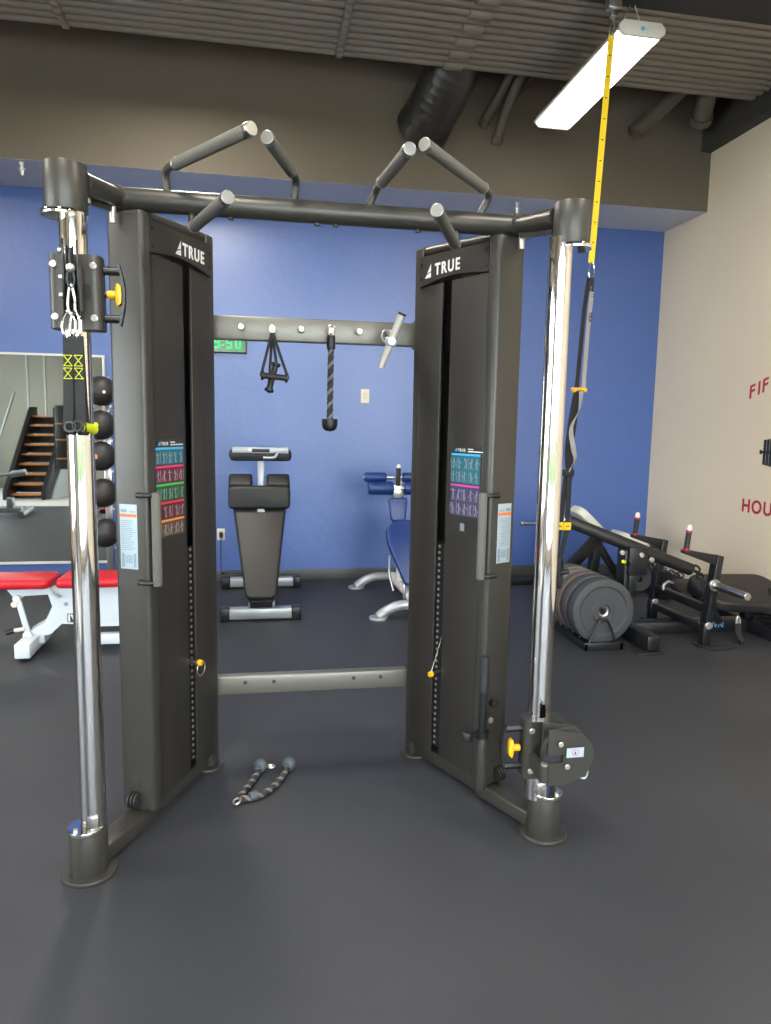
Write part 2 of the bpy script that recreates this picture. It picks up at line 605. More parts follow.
# lamp
t = thing('strip_lamp', (2.3, 5, 3.86), 'long white ceiling strip lamp hanging under the conduits, lit', 'lamp')
z = 3.86
A, B = V((2.125, 4.28, z)), V((2.145, 5.63, z))
Q = V((.302, 0, 0))
ax = (B - A).normalized()
prof = [(-.0, 0), (.0, .05), (.03, .085), (.272, .085), (.302, .05), (.302, 0)]
mb = MB()
lp = [(0.004, .022), (.02, .004), (.04, 0), (.262, 0), (.282, .004), (.298, .022)]
vs = [P + V((p[0], 0, p[1])) for P in (A, B) for p in lp]
n = len(lp)
mb.add(vs, [[i, i + 1, n + i + 1, n + i] for i in range(n - 1)] + [[i for i in range(n)], [n + i for i in range(n)][::-1], [0, n, 2 * n - 1, n - 1]])
mb.build('lens', 'ledw', t)
mb = MB().prism([(.0, .024), (.03, .075), (.272, .075), (.302, .024)], A, (1, 0, 0), (0, 0, 1), -(B - A).length)
mb.build('housing', 'lamph', t)
for P, s in ((A, -1), (B, 1)):
    mb = MB().prism([(.03, -.006), (.0, .02), (.0, .05), (.03, .08), (.272, .08), (.302, .05), (.302, .02), (.272, -.006)], P, (1, 0, 0), (0, 0, 1), .02 * -s, bev=.004)
    mb.cyl(P + V((.151, s * .02, .036)), P + V((.151, s * .023, .036)), .012, mi=1, seg=12)
    mb.build('end_cap', ['lamph', 'teal2'], t)
    for dx in (.06, .24):
        MB().cyl(P + V((dx, -s * .12, .075)), P + V((.15, -s * .12, .27)), .0025, seg=6).build('hanging_wire', 'steel', t)

# sprinklers
for i, (x, y, lab) in enumerate(((-1.80, 6.12, 'small white sprinkler head under bulkhead above the mirror'), (2.215, 6.18, 'small white sprinkler head under bulkhead right of the machine'))):
    mb = MB().cyl((x, y, 3.43), (x, y, 3.446), .018, seg=16).cyl((x, y, 3.375), (x, y, 3.43), .011, seg=10)
    mb.cyl((x, y, 3.392), (x, y, 3.398), .03, seg=14).cyl((x, y, 3.35), (x, y, 3.392), .008, .016, seg=12)
    mb.build('sprinkler_head', 'lamph', label=lab, cat='sprinkler', group='ceiling sprinkler heads')

# ------------------------------------------------------------------ back wall fittings
t = thing('wall_mirror', (-3.2, WY - .03, .2), 'large wall mirror with a thin white edge on the blue wall', 'mirror')
MB().box2((-5.2, WY - .03, .22), (-1.375, WY - .002, 2.045)).build('glass', 'mirror', t)
mb = MB()
for lo, hi in (((-5.22, WY - .036, .2), (-1.36, WY - .001, .222)), ((-5.22, WY - .036, 2.043), (-1.36, WY - .001, 2.062)), ((-1.378, WY - .036, .222), (-1.36, WY - .001, 2.043)), ((-5.22, WY - .036, .222), (-5.2, WY - .001, 2.043))):
    mb.box2(lo, hi)
mb.build('edge_trim', 'lamph', t)

t = thing('wall_clock', (-.27, WY - .04, 2.1), 'digital gym clock with green digits on the blue wall', 'clock')
MB().box2((-.47, WY - .05, 2.12), (-.125, WY - .002, 2.29), bev=.006).build('case', 'black', t)
MB().box2((-.462, WY - .053, 2.128), (-.133, WY - .0495, 2.282)).build('face', 'clockf', t)
mb = MB()
SEG = {'9': 'abcdfg', '5': 'acdfg', '0': 'abcdef'}


def digit(ch, x, z, w, h):
    th = .014
    y0, y1 = WY - .057, WY - .0525
    R_ = {'a': (x, z + h - th, x + w, z + h), 'g': (x, z + h / 2 - th / 2, x + w, z + h / 2 + th / 2), 'd': (x, z, x + w, z + th),
          'f': (x, z + h / 2, x + th, z + h), 'b': (x + w - th, z + h / 2, x + w, z + h), 'e': (x, z, x + th, z + h / 2), 'c': (x + w - th, z, x + w, z + h / 2)}
    for s in SEG[ch]:
        q = R_[s]
        mb.box2((q[0], y0, q[1]), (q[2], y1, q[3]))


digit('9', -.41, 2.155, .052, .105)
digit('5', -.305, 2.155, .052, .105)
digit('0', -.225, 2.155, .052, .105)
for z in (2.18, 2.225):
    mb.box2((-.338, WY - .057, z), (-.326, WY - .0525, z + .012))
mb.build('digits', 'digit', t)

mb = MB().box2((.936, WY - .008, 1.70), (1.015, WY - .001, 1.83), bev=.003).box2((.958, WY - .011, 1.735), (.993, WY - .007, 1.795), mi=1)
mb.cyl((.9755, WY - .012, 1.766), (.9755, WY - .0105, 1.766), .009, mi=0, seg=10)
mb.build('wall_plate', ['outlet', 'whitepad'], label='ivory wall plate with thermostat dial on the blue wall', cat='wall plate')
o = MB().box2((-.407, WY - .008, .395), (-.335, WY - .001, .505), bev=.003).box2((-.388, WY - .011, .41), (-.354, WY - .007, .49), mi=1).build(
    'power_outlet', ['lamph', 'whitepad'], label='white power outlet low on the blue wall beside the black bench', cat='outlet')
mb = MB().box((-.26, 6.62, .06), (.22, .1, .09), bev=.02).cyl((-.33, 6.62, .1), (-.2, 6.62, .1), .02, seg=12)
ad = mb.build('power_adapter', 'black', label='black power block on the floor behind the black bench, its cord plugged into the wall', cat='adapter')
mb = MB().box2((-.387, WY - .045, .425), (-.355, WY - .012, .475), bev=.006)
mb.tube([(-.371, WY - .04, .43), (-.371, WY - .06, .35), (-.375, WY - .05, .15), (-.36, WY - .07, .03), (-.33, 6.62, .05)], .004, 8, bend=.05)
mb.build('power_cord', 'black', ad)

# wall lettering on the cream wall
t = thing('wall_lettering', (RX - .002, 5.1, .83), 'red lettering and black barbell painted on the cream wall', 'wall sign')
mb = MB()
px, py = RX - .0015, 5.285
for i, ch in enumerate('FIFT'):
    me, w = text_mesh(ch, .148, .0035, .0008)
    s = .24 / .75
    yy = py - [0, .098, .148, .25][i]
    mb.mesh2d(me, (px, yy, 1.765 + (5.285 - yy) * .3), (0, -1, 0), (0, 0, 1), 0, shear=.3)
mb.build('arched_word', 'redink', t)
mb = MB()
yy = 5.268
for i, ch in enumerate('HOU'):
    me, w = text_mesh(ch, .15, .0035, .0008)
    mb.mesh2d(me, (px, yy, .838), (0, -1, 0), (0, 0, 1))
    yy -= w + .022
mb.build('straight_word', 'redink', t)
mb = MB()
mb.box2((RX - .002, 4.2, 1.325), (RX - .0005, 5.1, 1.345))
mb.box2((RX - .0025, 5.085, 1.318), (RX - .0005, 5.11, 1.352))
for k, (y, hh) in enumerate(((5.055, .1), (5.02, .105), (4.985, .11), (4.95, .115))):
    mb.box2((RX - .003, y - .015, 1.335 - hh), (RX - .0005, y + .013, 1.335 + hh))
mb.build('barbell_emblem', 'inkbk', t)


# ------------------------------------------------------------------ cable trainer
CX = .231
HC = .798
DU, DV = V((.432, .902, 0)), V((.902, -.432, 0))


def T(s, u, v, z):
    p = V((-HC, 2.33, 0)) + DU * u + DV * v
    return V((CX + (p.x if s < 0 else -p.x), p.y, z))


def D(s, w):   # direction of local vector
    x = w[0] * DU.x + w[1] * DV.x
    y = w[0] * DU.y + w[1] * DV.y
    return V((x if s < 0 else -x, y, w[2]))


tr = thing('cable_trainer', (CX, 2.75, 0), 'large charcoal dual-tower cable machine with chrome columns on the rubber floor', 'cable machine')


def tbox(mb, s, u0, u1, v0, v1, z0, z1, mi=0, bev=0.):
    bm = bmesh.new()
    bmesh.ops.create_cube(bm, size=1)
    bmesh.ops.scale(bm, vec=(u1 - u0, v1 - v0, z1 - z0), verts=bm.verts)
    if bev:
        bmesh.ops.bevel(bm, geom=bm.edges[:], offset=bev, segments=3, profile=.5, affect='EDGES')
    bmesh.ops.translate(bm, vec=((u0 + u1) / 2, (v0 + v1) / 2, (z0 + z1) / 2), verts=bm.verts)
    bm.verts.index_update()
    mb.add([T(s, *v.co) for v in bm.verts], [[v.index for v in f.verts] for f in bm.faces], mi, bool(bev))
    bm.free()


def tprism(mb, s, poly, plane, t, mi=0, bev=0.):
    # poly in (u,z) on plane v (from plane to plane+t)
    lo = [T(s, p[0], plane, p[1]) for p in poly]
    hi = [T(s, p[0], plane + t, p[1]) for p in poly]
    n = len(poly)
    mb.add(lo + hi, [list(range(n))[::-1], list(range(n, 2 * n))] + [[i, (i + 1) % n, n + (i + 1) % n, n + i] for i in range(n)], mi, False)


def chart(s, rows, u0, u1, z0, z1, plane, par):
    """printed exercise chart; rows: (band, fill, z_top, z_bottom)"""
    mb = MB()
    tbox(mb, s, u0, u1, plane, plane + .0015, z0, z1, 0)
    rnd = random.Random(5 + s)
    e = .0015
    for fill, band, zt, zb, nsub in rows:
        tbox(mb, s, u0 + .004, u1 - .004, plane + e, plane + e + .0006, zb, zt, fill)
        tbox(mb, s, u0 + .004, u1 - .004, plane + e + .0006, plane + e + .001, zt - .008, zt, band)
        for r_ in range(nsub):
            h = (zt - zb - .012) / nsub
            zb2 = zb + r_ * h
            for k in range(5):
                uc = u0 + .02 + (u1 - u0 - .04) * k / 4 + rnd.uniform(-.004, .004)

                def ln(du0, dz0, du1, dz1, th=.0022):
                    a = (uc + du0, zb2 + dz0 * h)
                    b = (uc + du1, zb2 + dz1 * h)
                    L = math.hypot(b[0] - a[0], b[1] - a[1]) or 1
                    nx, nz = -(b[1] - a[1]) / L * th / 2, (b[0] - a[0]) / L * th / 2
                    tprism(mb, s, [(a[0] + nx, a[1] + nz), (b[0] + nx, b[1] + nz), (b[0] - nx, b[1] - nz), (a[0] - nx, a[1] - nz)], plane + e + .0006, .0006, 11)
                j = lambda q: rnd.uniform(-q, q)
                hx = j(.005)
                ln(hx - .003, .8, hx + .003, .8, .007)
                ln(hx, .75, j(.003), .42, .005)
                ln(0, .42, -.006 + j(.003), .08, .003)
                ln(0, .42, .006 + j(.003), .08, .003)
                ln(hx, .7, -.012 + j(.004), .5 + j(.3))
                ln(hx, .7, .012 + j(.004), .55 + j(.3))
                if rnd.random() < .6:
                    ln(.014, .1, .015, .9, .0015)
    dirx = D(s, (1, 0, 0)) if s < 0 else -D(s, (1, 0, 0))
    me, w = text_mesh('TRUE', .016, .0003, .0002, 1.2)
    us = u0 + .042 if s < 0 else u1 - .042
    mb.mesh2d(me, T(s, us, plane + .0019, z1 - .02), dirx, (0, 0, 1), 12)
    sg = 1 if s < 0 else -1
    mb.add([T(s, us - sg * .022, plane + .002, z1 - .02), T(s, us - sg * .006, plane + .002, z1 - .02), T(s, us - sg * .006, plane + .002, z1 - .005)], [[0, 1, 2]], 13)
    for zz, l0, l1 in ((z1 - .009, .1, .13), (z1 - .018, .1, .185)):
        a, b = (u0 + l0, u0 + l1) if s < 0 else (u1 - l1, u1 - l0)
        tbox(mb, s, a, b, plane + e, plane + e + .0005, zz - .003, zz + .001, 12)
    return mb.build('exercise_chart', ['chartbk', 'teal', 'teal2', 'maroon', 'rose', 'green', 'lgreen', 'dkred', 'red2', 'brown', 'amber', 'figure', 'white', 'teal2', 'purple', 'violet'], par,
                    label='printed exercise chart with coloured rows' if s < 0 else 'printed exercise chart in blue and purple')


for s in (-1, 1):
    C0 = T(s, 0, 0, 0)
    cx, cyy = C0.x, C0.y
    # column and its foot and cap
    kx = cx + (.018 if s < 0 else -.036)
    mb = MB().cyl((kx, cyy, .15), (kx, cyy, 2.13), .04, seg=48)
    hd = D(s, (1, .35, 0)).normalized()
    hq = V((-hd.y, hd.x, 0))
    for k in range(34):
        z = .34 + k * .052
        P = V((kx, cyy, z)) + hd * .0385
        mb.cyl(P, P + hd * .0022, .0075, seg=10, mi=1)
    col = mb.build('column', ['chrome', 'inner'], tr, label='polished chrome column')
    ox = s * .012
    MB().cyl((cx + ox * .3, cyy - .008, .158), (cx + ox * .3, cyy - .008, .172), .0585, seg=40, bev=.002).build('base_ring', 'chrome', col)
    MB().box((kx + .006, cyy - .038, .196), (.036, .012, .045), bev=.004).build('lock_block', 'steel', col)
    MB().cyl((kx + .012, cyy - .043, .205), (kx + .012, cyy - .05, .205), .008, seg=14).build('lock_screw', 'bolt', col)
    MB().cyl((cx - s * -.03, cyy - .042, .172), (cx - s * -.03, cyy - .042, .18), .007, seg=12).build('lock_screw', 'bolt', col)
    MB().cyl((cx + ox, cyy - .006, 2.094), (cx + ox, cyy - .006, 2.108), .057, seg=40, bev=.002).build('top_ring', 'chrome', col)
    foot = MB().cyl((cx, cyy, .0), (cx, cyy, .014), .088, seg=48, bev=.003).cyl((cx, cyy, .012), (cx, cyy, .16), .06, seg=40, bev=.002).build('column_foot', 'paint', tr)
    MB().cyl((cx, cyy, 2.108), (cx, cyy, 2.244), .0608, seg=48, bev=.002).build('column_cap', 'paint', tr)
    # rails and posts
    mb = MB()
    tbox(mb, s, .03, .33, -.04, .04, .012, .072, bev=.008)
    tbox(mb, s, .32, .80, -.045, .018, .012, .07, bev=.006)
    mb.build('base_rail', 'paint', tr)
    mb = MB()
    tbox(mb, s, .265, .325, -.064, .073, .072, 2.195, bev=.016)
    post = mb.build('front_post', 'paint', tr)
    # sticker
    z0, z1 = .978, 1.208
    va, vb = (-.04, .03)

    def fq(v0, v1, za, zb, mi):
        P = [T(s, .2629, v0, za), T(s, .2629, v1, za), T(s, .2629, v1, zb), T(s, .2629, v0, zb)]
        mb.add(P, [[0, 1, 2, 3]], mi)
    mb2 = MB()
    tbox(mb2, s, .2635, .2665, va, vb, z0, z1, 0, bev=.0009)
    mb = mb2
    fq(va + .001, vb - .001, 1.163, 1.174, 1)
    for k in range(16):
        z = 1.15 - k * .0068
        fq(va + .006, vb - .006 - random.random() * .02, z - .0012, z + .001, 2)
    fq(va + .006, va + .03, 1.18, 1.19, 2)
    fq(vb - .03, vb - .006, 1.18, 1.184, 2)
    for k in range(5):
        fq(va + .02, vb - .02, 1.0 + k * .006, 1.0035 + k * .006, 2)
    fq(va + .006, va + .016, .985, 1.035, 2)
    fq(vb - .016, vb - .006, .985, 1.035, 2)
    mb.build('warning_sticker', ['sticker', 'orange', 'greyink'], post, label='pale warning sticker with an orange stripe')
    # small pulley at the foot of the post
    mb = MB()
    mb2 = MB()
    P = T(s, .258, -.004 if s < 0 else -.018, .118)
    axd = D(s, (0, 1, 0))
    for off in (-.014, 0, .014):
        mb.cyl(P + axd * (off - .003), P + axd * (off + .003), .03, seg=24)
    mb.cyl(P - axd * .018, P + axd * .018, .021, seg=20)
    mb.build('foot_pulley', 'rubber', post)
    mb = MB()
    tbox(mb, s, .2635, .2665, -.017, .012, .165, .2, bev=.001)
    mb.build('access_slot_cover', 'paint2', post)
    # rear upright
    mb = MB()
    tbox(mb, s, .748, .80, -.055, .040, .012, 2.235, bev=.006)
    up = mb.build('rear_upright', 'paint', tr)
    mb = MB()
    RP = T(s, .772, .0, 0)
    mb.cyl((RP.x, RP.y, 0), (RP.x, RP.y, .013), .068, seg=36, bev=.003)
    mb.build('foot_disc', 'paint', up)
    # inner face: wide cover with chart, narrow cover, header
    mb = MB()
    tbox(mb, s, .332, .54, .046, .058, .095, 2.068, bev=.003)
    sp2 = mb.build('side_cover', 'paint2', tr)
    mb = MB()
    tbox(mb, s, .605, .746, .040, .052, .085, 2.07, bev=.003)
    mb.build('narrow_cover', 'paint2', tr)
    mb = MB()
    tbox(mb, s, .32, .75, -.052, -.04, .075, 2.19, bev=.003)
    mb.build('outer_cover', 'paint2', tr)
    # header with arched lower edge
    mb = MB()
    poly = [(.328, 2.175), (.74, 2.19), (.74, 2.066)]
    for k in range(1, 12):
        u = .74 - (.412) * k / 12
        poly.append((u, 2.066 + .022 * math.sin(PI * k / 12)))
    poly.append((.328, 2.069))
    tprism(mb, s, poly, .045, .018)
    for u, z in ((.345, 2.15), (.345, 2.09), (.728, 2.155), (.728, 2.1)):
        P = T(s, u, .063, z)
        mb.cyl(P, P + D(s, (0, .003, 0)), .006, seg=12, mi=1)
    hd_ = mb.build('header_panel', ['paint2', 'black'], tr)
    mb = MB()
    me, w = text_mesh('TRUE', .062, .0016, .0008, 1.25)
    dirx = D(s, (1, 0, 0)) if s < 0 else -D(s, (1, 0, 0))
    sc = .152 / w
    u_ = .532 if s < 0 else .640
    mb.mesh2d(me, T(s, u_, .064, 2.104), dirx * sc, (0, 0, 1))
    u0_ = .482 if s < 0 else .702
    sg = 1 if s < 0 else -1
    f3 = lambda a, z: T(s, u0_ + sg * a, .0645, z)
    mb.add([f3(0, 2.098), f3(.038, 2.098), f3(.038, 2.118), f3(.012, 2.111)], [[0, 1, 2, 3]])
    mb.add([f3(.014, 2.116), f3(.038, 2.122), f3(.038, 2.152)], [[0, 1, 2]])
    mb.build('lettering', 'white', hd_, label='white brand lettering')
    # top rail
    MB().tube([T(s, .36, .01, 2.2), T(s, .77, .01, 2.222)], .022, 16).build('top_rail', 'paint', tr)
    # weight stack
    mb = MB()
    for k in range(34):
        z = .12 + k * .0262
        tbox(mb, s, .44, .70, -.035, .036, z, z + .0245, 0)
        P = T(s, .594, .036, z + .012)
        mb.cyl(P, P + D(s, (0, .003, 0)), .0065, seg=8, mi=1)
    ws = mb.build('weight_stack', ['inner', 'bolt'], tr)
    mb = MB()
    for u in (.46, .71):
        mb.cyl(T(s, u, -.005, .1), T(s, u, -.005, 2.1), .011, seg=14)
    mb.cyl(T(s, .575, -.005, 1.02), T(s, .575, -.005, 2.1), .004, seg=8)
    for z in (2.0, 1.93):
        P = T(s, .57, .02, z)
        mb.cyl(P, P + D(s, (0, .01, 0)), .009, seg=12)
    mb.build('guide_rods', 'blackm', tr)
    zp = .548 if s < 0 else .458
    P = T(s, .565, .024, zp)
    pn = MB().cyl(P, P + D(s, (0, .06, 0)), .0105, .008, seg=14).build('selector_pin', 'steel', tr, label='steel weight selector pin')
    MB().cyl(P + D(s, (0, .058, 0)), P + D(s, (0, .076, 0)), .013, .012, seg=18, bev=.003).build('pin_knob', 'yellow', pn)
    mb = MB()
    if s < 0:
        c = P + D(s, (.02, .06, -.03))
        mb.rings([c + D(s, (math.cos(a) * .03, 0, math.sin(a) * .03)) for a in [2 * PI * k / 20 for k in range(20)]], .0025, 6, closed=True)
    else:
        mb.tube([P + D(s, (0, .066, .01)), P + D(s, (.0, .05, .05)), P + D(s, (-.01, .02, .16))], .0022, 6, bend=.03)
    mb.build('pin_cord', 'steel', pn)
    # side grip with clamps
    zt, zb = (1.252, .922)
    gu, gv = .275, .1
    gp = MB().cyl(T(s, gu, gv, zb), T(s, gu, gv, zt), .0165, seg=20, bev=.004).build('side_grip', 'grip', tr)
    for z in (zt - .01, zb + .012):
        mb = MB()
        mb.tube([T(s, gu, gv, z), T(s, .25, .075, z), T(s, .256, .042, z)], .0085, 10, bend=.02)
        mb.sphere(T(s, .257, .042, z), .011, u=12, v=8)
        mb.build('grip_clamp', 'black', gp)
    # rows of the chart
    if s < 0:
        zt_, zb_ = 1.432, 1.075
        rows = []
        fills = [(1, 2), (3, 4), (5, 6), (7, 8), (9, 10)]
        H_ = (zt_ - .028 - zb_) / 5
        for k, (f_, b_) in enumerate(fills):
            z1_ = zt_ - .028 - k * H_
            rows.append((f_, b_, z1_, z1_ - H_ + .004, 1))
        chart(s, rows, .334, .522, zb_, zt_, .058, sp2)
    else:
        rows = [(1, 2, 1.392, 1.275, 2), (14, 15, 1.27, 1.145, 2)]
        ch = chart(s, rows, .336, .512, 1.066, 1.42, .058, sp2)
        mb = MB()
        tbox(mb, s, .42, .445, .0596, .0602, 1.085, 1.115, 0)
        mb.build('small_label', 'figure', ch)

# pull-up bar
mb = MB().cyl((CX - .715, 2.6, 2.235), (CX + .715, 2.6, 2.235), .038, seg=32, bev=.004)
for x in (.3, .03, -.03, -.3):
    mb.cyl((CX + x * 1.1, 2.6, 2.19), (CX + x * 1.1, 2.6, 2.199), .01, seg=10)
bar = mb.build('pull_up_bar', 'paint', tr)
for s in (-1, 1):
    c = T(s, 0, 0, 0)
    e = V((CX + s * .70, 2.6, 2.235))
    o = MB().tube([V((c.x - s * .04, c.y + .03, 2.205)), e], .033, 20).build('corner_arm', 'paint', tr)
    mb = MB()
    mb.prism([(0, .0), (0.13, .0), (.13, -.06), (.02, -.04)], e + V((s * .0, -.02, -.015)), (V((c.x, c.y, 0)) - V((e.x, e.y, 0))).normalized() * 1.5, (0, 0, 1), .012)
    mb.build('gusset', 'paint', o)
    d = V((c.x, c.y, 2.235)) - e
    mb = MB()
    for q in (.1, .6):
        p = e + d * q
        MB().cyl(p + V((0, -.012, -.03)), p + V((0, -.012, -.07 - .02 * (q < .3))), .011, seg=12).build('arm_bolt', 'bolt', o)
    MB().rings([e + d * .02, e + d * .1], [.041, .041], 24).build('joint_collar', 'paint', o)
for P0, P1, P2 in (((-.306, 2.6, 2.25), (-.316, 2.585, 2.334), (-.022, 2.178, 2.334)), ((.115, 2.6, 2.25), (.126, 2.585, 2.336), (.021, 2.244, 2.338)),
                   ((.374, 2.6, 2.25), (.404, 2.585, 2.322), (.444, 2.198, 2.324)), ((.78, 2.6, 2.25), (.828, 2.585, 2.336), (.486, 2.193, 2.338)),
                   ((-.228, 2.6, 2.22), (-.23, 2.585, 2.148), (-.092, 2.216, 2.152)), ((.702, 2.6, 2.22), (.702, 2.585, 2.146), (.528, 2.182, 2.148))):
    P0, P1, P2 = V(P0), V(P1), V(P2)
    d = (P2 - P1).normalized()
    L = (P2 - P1).length
    low = P0.z < 2.23
    st = MB().tube([P0, P1, P1 + d * .1], .0135 if not low else .012, 14, bend=.045).build('pull_up_arm', 'paint', tr)
    g0 = P1 + d * (.075 if not low else .03)
    MB().cyl(g0, P2 - d * .02, .0195, seg=20).build('grip_sleeve', 'grip', st)
    MB().cyl(P2 - d * .024, P2, .0205, seg=20, bev=.002).build('grip_collar', 'collar', st)
    MB().cyl(g0 - d * .004, g0 + d * .008, .0205, seg=20, bev=.002).build('grip_collar', 'collar', st)

# crossbeams
bx = .432
mb = MB().box2((CX - bx, 3.075, 1.84), (CX + bx, 3.125, 1.938), bev=.008)
cb = mb.build('upper_crossbeam', 'beam', tr)
mb = MB().box2((CX - bx, 3.07, .302), (CX + bx, 3.125, .386), bev=.01)
for x in (-.072, .054, .411, .535):
    mb.cyl((x, 3.07, .357), (x, 3.0685, .357), .009, seg=12, mi=1)
lb = mb.build('lower_crossbeam', ['beam', 'paint2'], tr)
for s in (-1, 1):
    x = CX + s * (bx + .003)
    MB().box2((x - .006, 3.055, 1.83), (x + .006, 3.13, 1.95), bev=.002).build('end_plate', 'paint', cb)
    MB().box2((x - .006, 3.055, .29), (x + .006, 3.13, .395), bev=.002).build('end_plate', 'paint', lb)
HOOKS = [-.079, .048, .168, .294, .414, .543]
for x in HOOKS:
    mb = MB().cyl((x, 3.076, 1.889), (x, 3.045, 1.889), .008, seg=14).cyl((x, 3.05, 1.889), (x, 3.036, 1.889), .0135, seg=18, bev=.004)
    mb.build('hook_peg', 'bolt', cb)


# pulley carriages
def carriage(s, zc, housing):
    c = T(s, 0, 0, 0)
    i = -s            # x direction towards machine centre
    X = lambda d, y, z: V((c.x + i * d, c.y + y, zc + z))
    mb = MB()
    outl = rounded_poly([(-.046, -.055), (.104, -.055), (.104, .03), (-.046, .03)], .026, 5)
    # sleeve: vertical prism, slightly wider at the foot
    n = len(outl)
    vs = [X(p[0], p[1], -.107) for p in outl] + [X(p[0] * .98, p[1], .107) for p in outl]
    mb.add(vs, [list(range(n))[::-1], list(range(n, 2 * n))] + [[k, (k + 1) % n, n + (k + 1) % n, n + k] for k in range(n)], 0, True)
    car = mb.build('pulley_carriage', ['paint', 'black'], tr)
    for d in (-.028, .082):
        for z in (-.075, .075):
            mb = MB().cyl(X(d, -.054, z), X(d, -.061, z), .011, seg=16, bev=.003)
            mb.build('carriage_bolt', 'bolt', car)
    mb = MB().prism(rrect(.024, .046, .011), X(.062, -.0555, .0), (1, 0, 0), (0, 0, 1), -.004)
    mb.build('pin_window', 'black', car)
    # handle
    mb = MB()
    for z in (-.07, .07):
        mb.cyl(X(.105, -.015, z), X(.152 if s < 0 else .17, -.015, z), .0125, seg=16)
    a = [X((.148 if s < 0 else .166) + .014 * math.cos(t * PI / 2), -.015, .09 * t) for t in [-1 + 2 * k / 12 for k in range(13)]]
    mb.ribbon(a, .03, .006, (0, 1, 0))
    mb.build('carriage_handle', 'blackm', car)
    mb = MB().cyl(X(.106, -.02, 0), X(.116, -.02, 0), .008, seg=12, mi=1).cyl(X(.114, -.02, 0), X(.142, -.02, 0), .013, seg=16)
    mb.prism(rounded_poly([(0, -.036), (.012, -.026), (.014, 0), (.012, .026), (0, .036), (-.004, .02), (-.006, 0), (-.004, -.02)], .006), X(.142, -.034, 0), (i, 0, 0), (0, 0, 1), .028 * -i, bev=.003)
    mb.build('release_knob', ['yellow', 'blackm'], car)
    if housing == 'edge':
        axn = V((.973, .23, 0))
        out_ = V((.23, -.973, 0))
        pc = V((-.525, 2.18, 1.889))
        MB().cyl(X(.04, -.055, -.06), X(.04, -.055, .07), .016, seg=16).build('swivel_hinge', 'paint', car)
        ho = None
        for off in (-.021, .015):
            h = MB().cyl(pc + axn * off, pc + axn * (off + .006), .108, seg=44, bev=.002)
            h.prism([(-.0, -.07), (-.11, -.06), (-.11, .06), (0, .07)], pc + axn * off, out_, (0, 0, 1), -.006)
            if ho is None:
                ho = h.build('pulley_housing', 'black', car)
            else:
                h.build('housing_plate', 'black', ho)
        w = MB()
        w.lathe([(.02, -.01), (.092, -.01), (.096, -.01), (.086, -.003), (.086, .003), (.096, .01), (.02, .01)], pc, axn, 40)
        w.build('pulley_wheel', 'rubber', ho)
        for dz, dy in ((.07, .03), (0, .02), (-.05, .03)):
            p = pc + out_ * dy + V((0, 0, dz))
            MB().cyl(p - axn * .032, p - axn * .019, .0075, seg=12, bev=.002).build('housing_bolt', 'bolt', ho)
        e = pc + out_ * .108 + V((0, 0, .012))
        mb = MB().cyl(e + V((0, 0, .04)), e, .004, seg=10).sphere(e, .0125, u=14, v=10, mi=1)
        mb.rings([e + V((0, 0, -.028)) + axn * math.cos(k * PI / 8) * .009 + V((0, 0, math.sin(k * PI / 8) * .024)) for k in range(16)], .0042, 8, closed=True)
        mb.build('cable_end', ['black', 'bolt'], ho)
        l = e + V((0, 0, -.083))
        MB().rings([l + axn * math.cos(k * PI / 10) * (.0085 - .003 * math.sin(k * PI / 10)) + V((0, 0, math.sin(k * PI / 10) * .04)) for k in range(20)], .0036, 8, closed=True).build('snap_link', 'steel', ho)
        return car, l + V((0, 0, -.036))
    pc = X(-.005, -.15, .03)
    axn = V((0, 1, 0))
    mb = MB()
    mb.cyl(V((.954, 2.166, .295)), V((.952, 2.166, .352)), .018, seg=18).cyl(V((.952, 2.166, .352)), V((.952, 2.166, .36)), .012, seg=14, mi=1)
    mb.beam((.95, 2.17, .32), (.95, 2.28, .32), .02, .05)
    mb.build('swivel_hinge', ['paint', 'bolt'], car)
    h = MB()
    out = []
    for k in range(25):
        a = -PI * .42 + k / 24 * PI * .95
        out.append((.091 * math.cos(a), .091 * math.sin(a)))
    out += [(-.05, .1), (-.075, .098), (-.075, .01), (-.02, .01), (-.02, -.02), (-.075, -.02), (-.075, -.1), (-.01, -.1)]
    h.prism(out, pc + axn * -.026, (-i, 0, 0), (0, 0, 1), .008 * i)
    ho = h.build('pulley_housing', 'paint', car)
    MB().prism(out, pc + axn * .016 + V((-.004, 0, .008)), (-i, 0, 0), (0, 0, 1), .008 * i).build('housing_plate', 'paint', ho)
    w = MB().lathe([(.02, -.012), (.085, -.012), (.088, -.012), (.076, -.003), (.076, .003), (.088, .012), (.02, .012)], pc + V((0, -.002, .004)), axn, 40)
    w.build('pulley_wheel', 'rubber', ho)
    for dx, dz in ((-.035, .052), (-.008, -.03)):
        p = pc + V((-i * dx, -.034, dz))
        MB().cyl(p, p + V((0, -.005, 0)), .0095, seg=14, bev=.002).build('housing_bolt', 'bolt', ho)
    p = pc + V((.018, -.0355, .02))
    mb = MB().box(p, (.062, .0012, .034)).cyl(p + V((0, -.0008, 0)), p + V((0, -.0016, 0)), .0125, seg=20, mi=1).cyl(p + V((0, -.0016, 0)), p + V((0, -.002, 0)), .0105, seg=20, mi=0)
    mb.add([p + V((-.005, -.0024, -.006)), p + V((.003, -.0024, -.004)), p + V((-.001, -.0024, .007))], [[0, 1, 2]], 2)
    mb.build('warning_label', ['sticker', 'red2', 'inner'], ho, label='small pale warning label with round symbol')
    q = pc + V((.07, .0, -.058))
    mb = MB().tube([q + V((.012, 0, .02)), q + V((.016, 0, -.02)), q + V((.006, 0, -.038)), q + V((-.012, 0, -.034)), q + V((-.014, 0, -.01))], .0042, 8, bend=.014)
    mb.build('snap_link', 'silver', ho, label='silver link hanging from pulley')
    return car, None


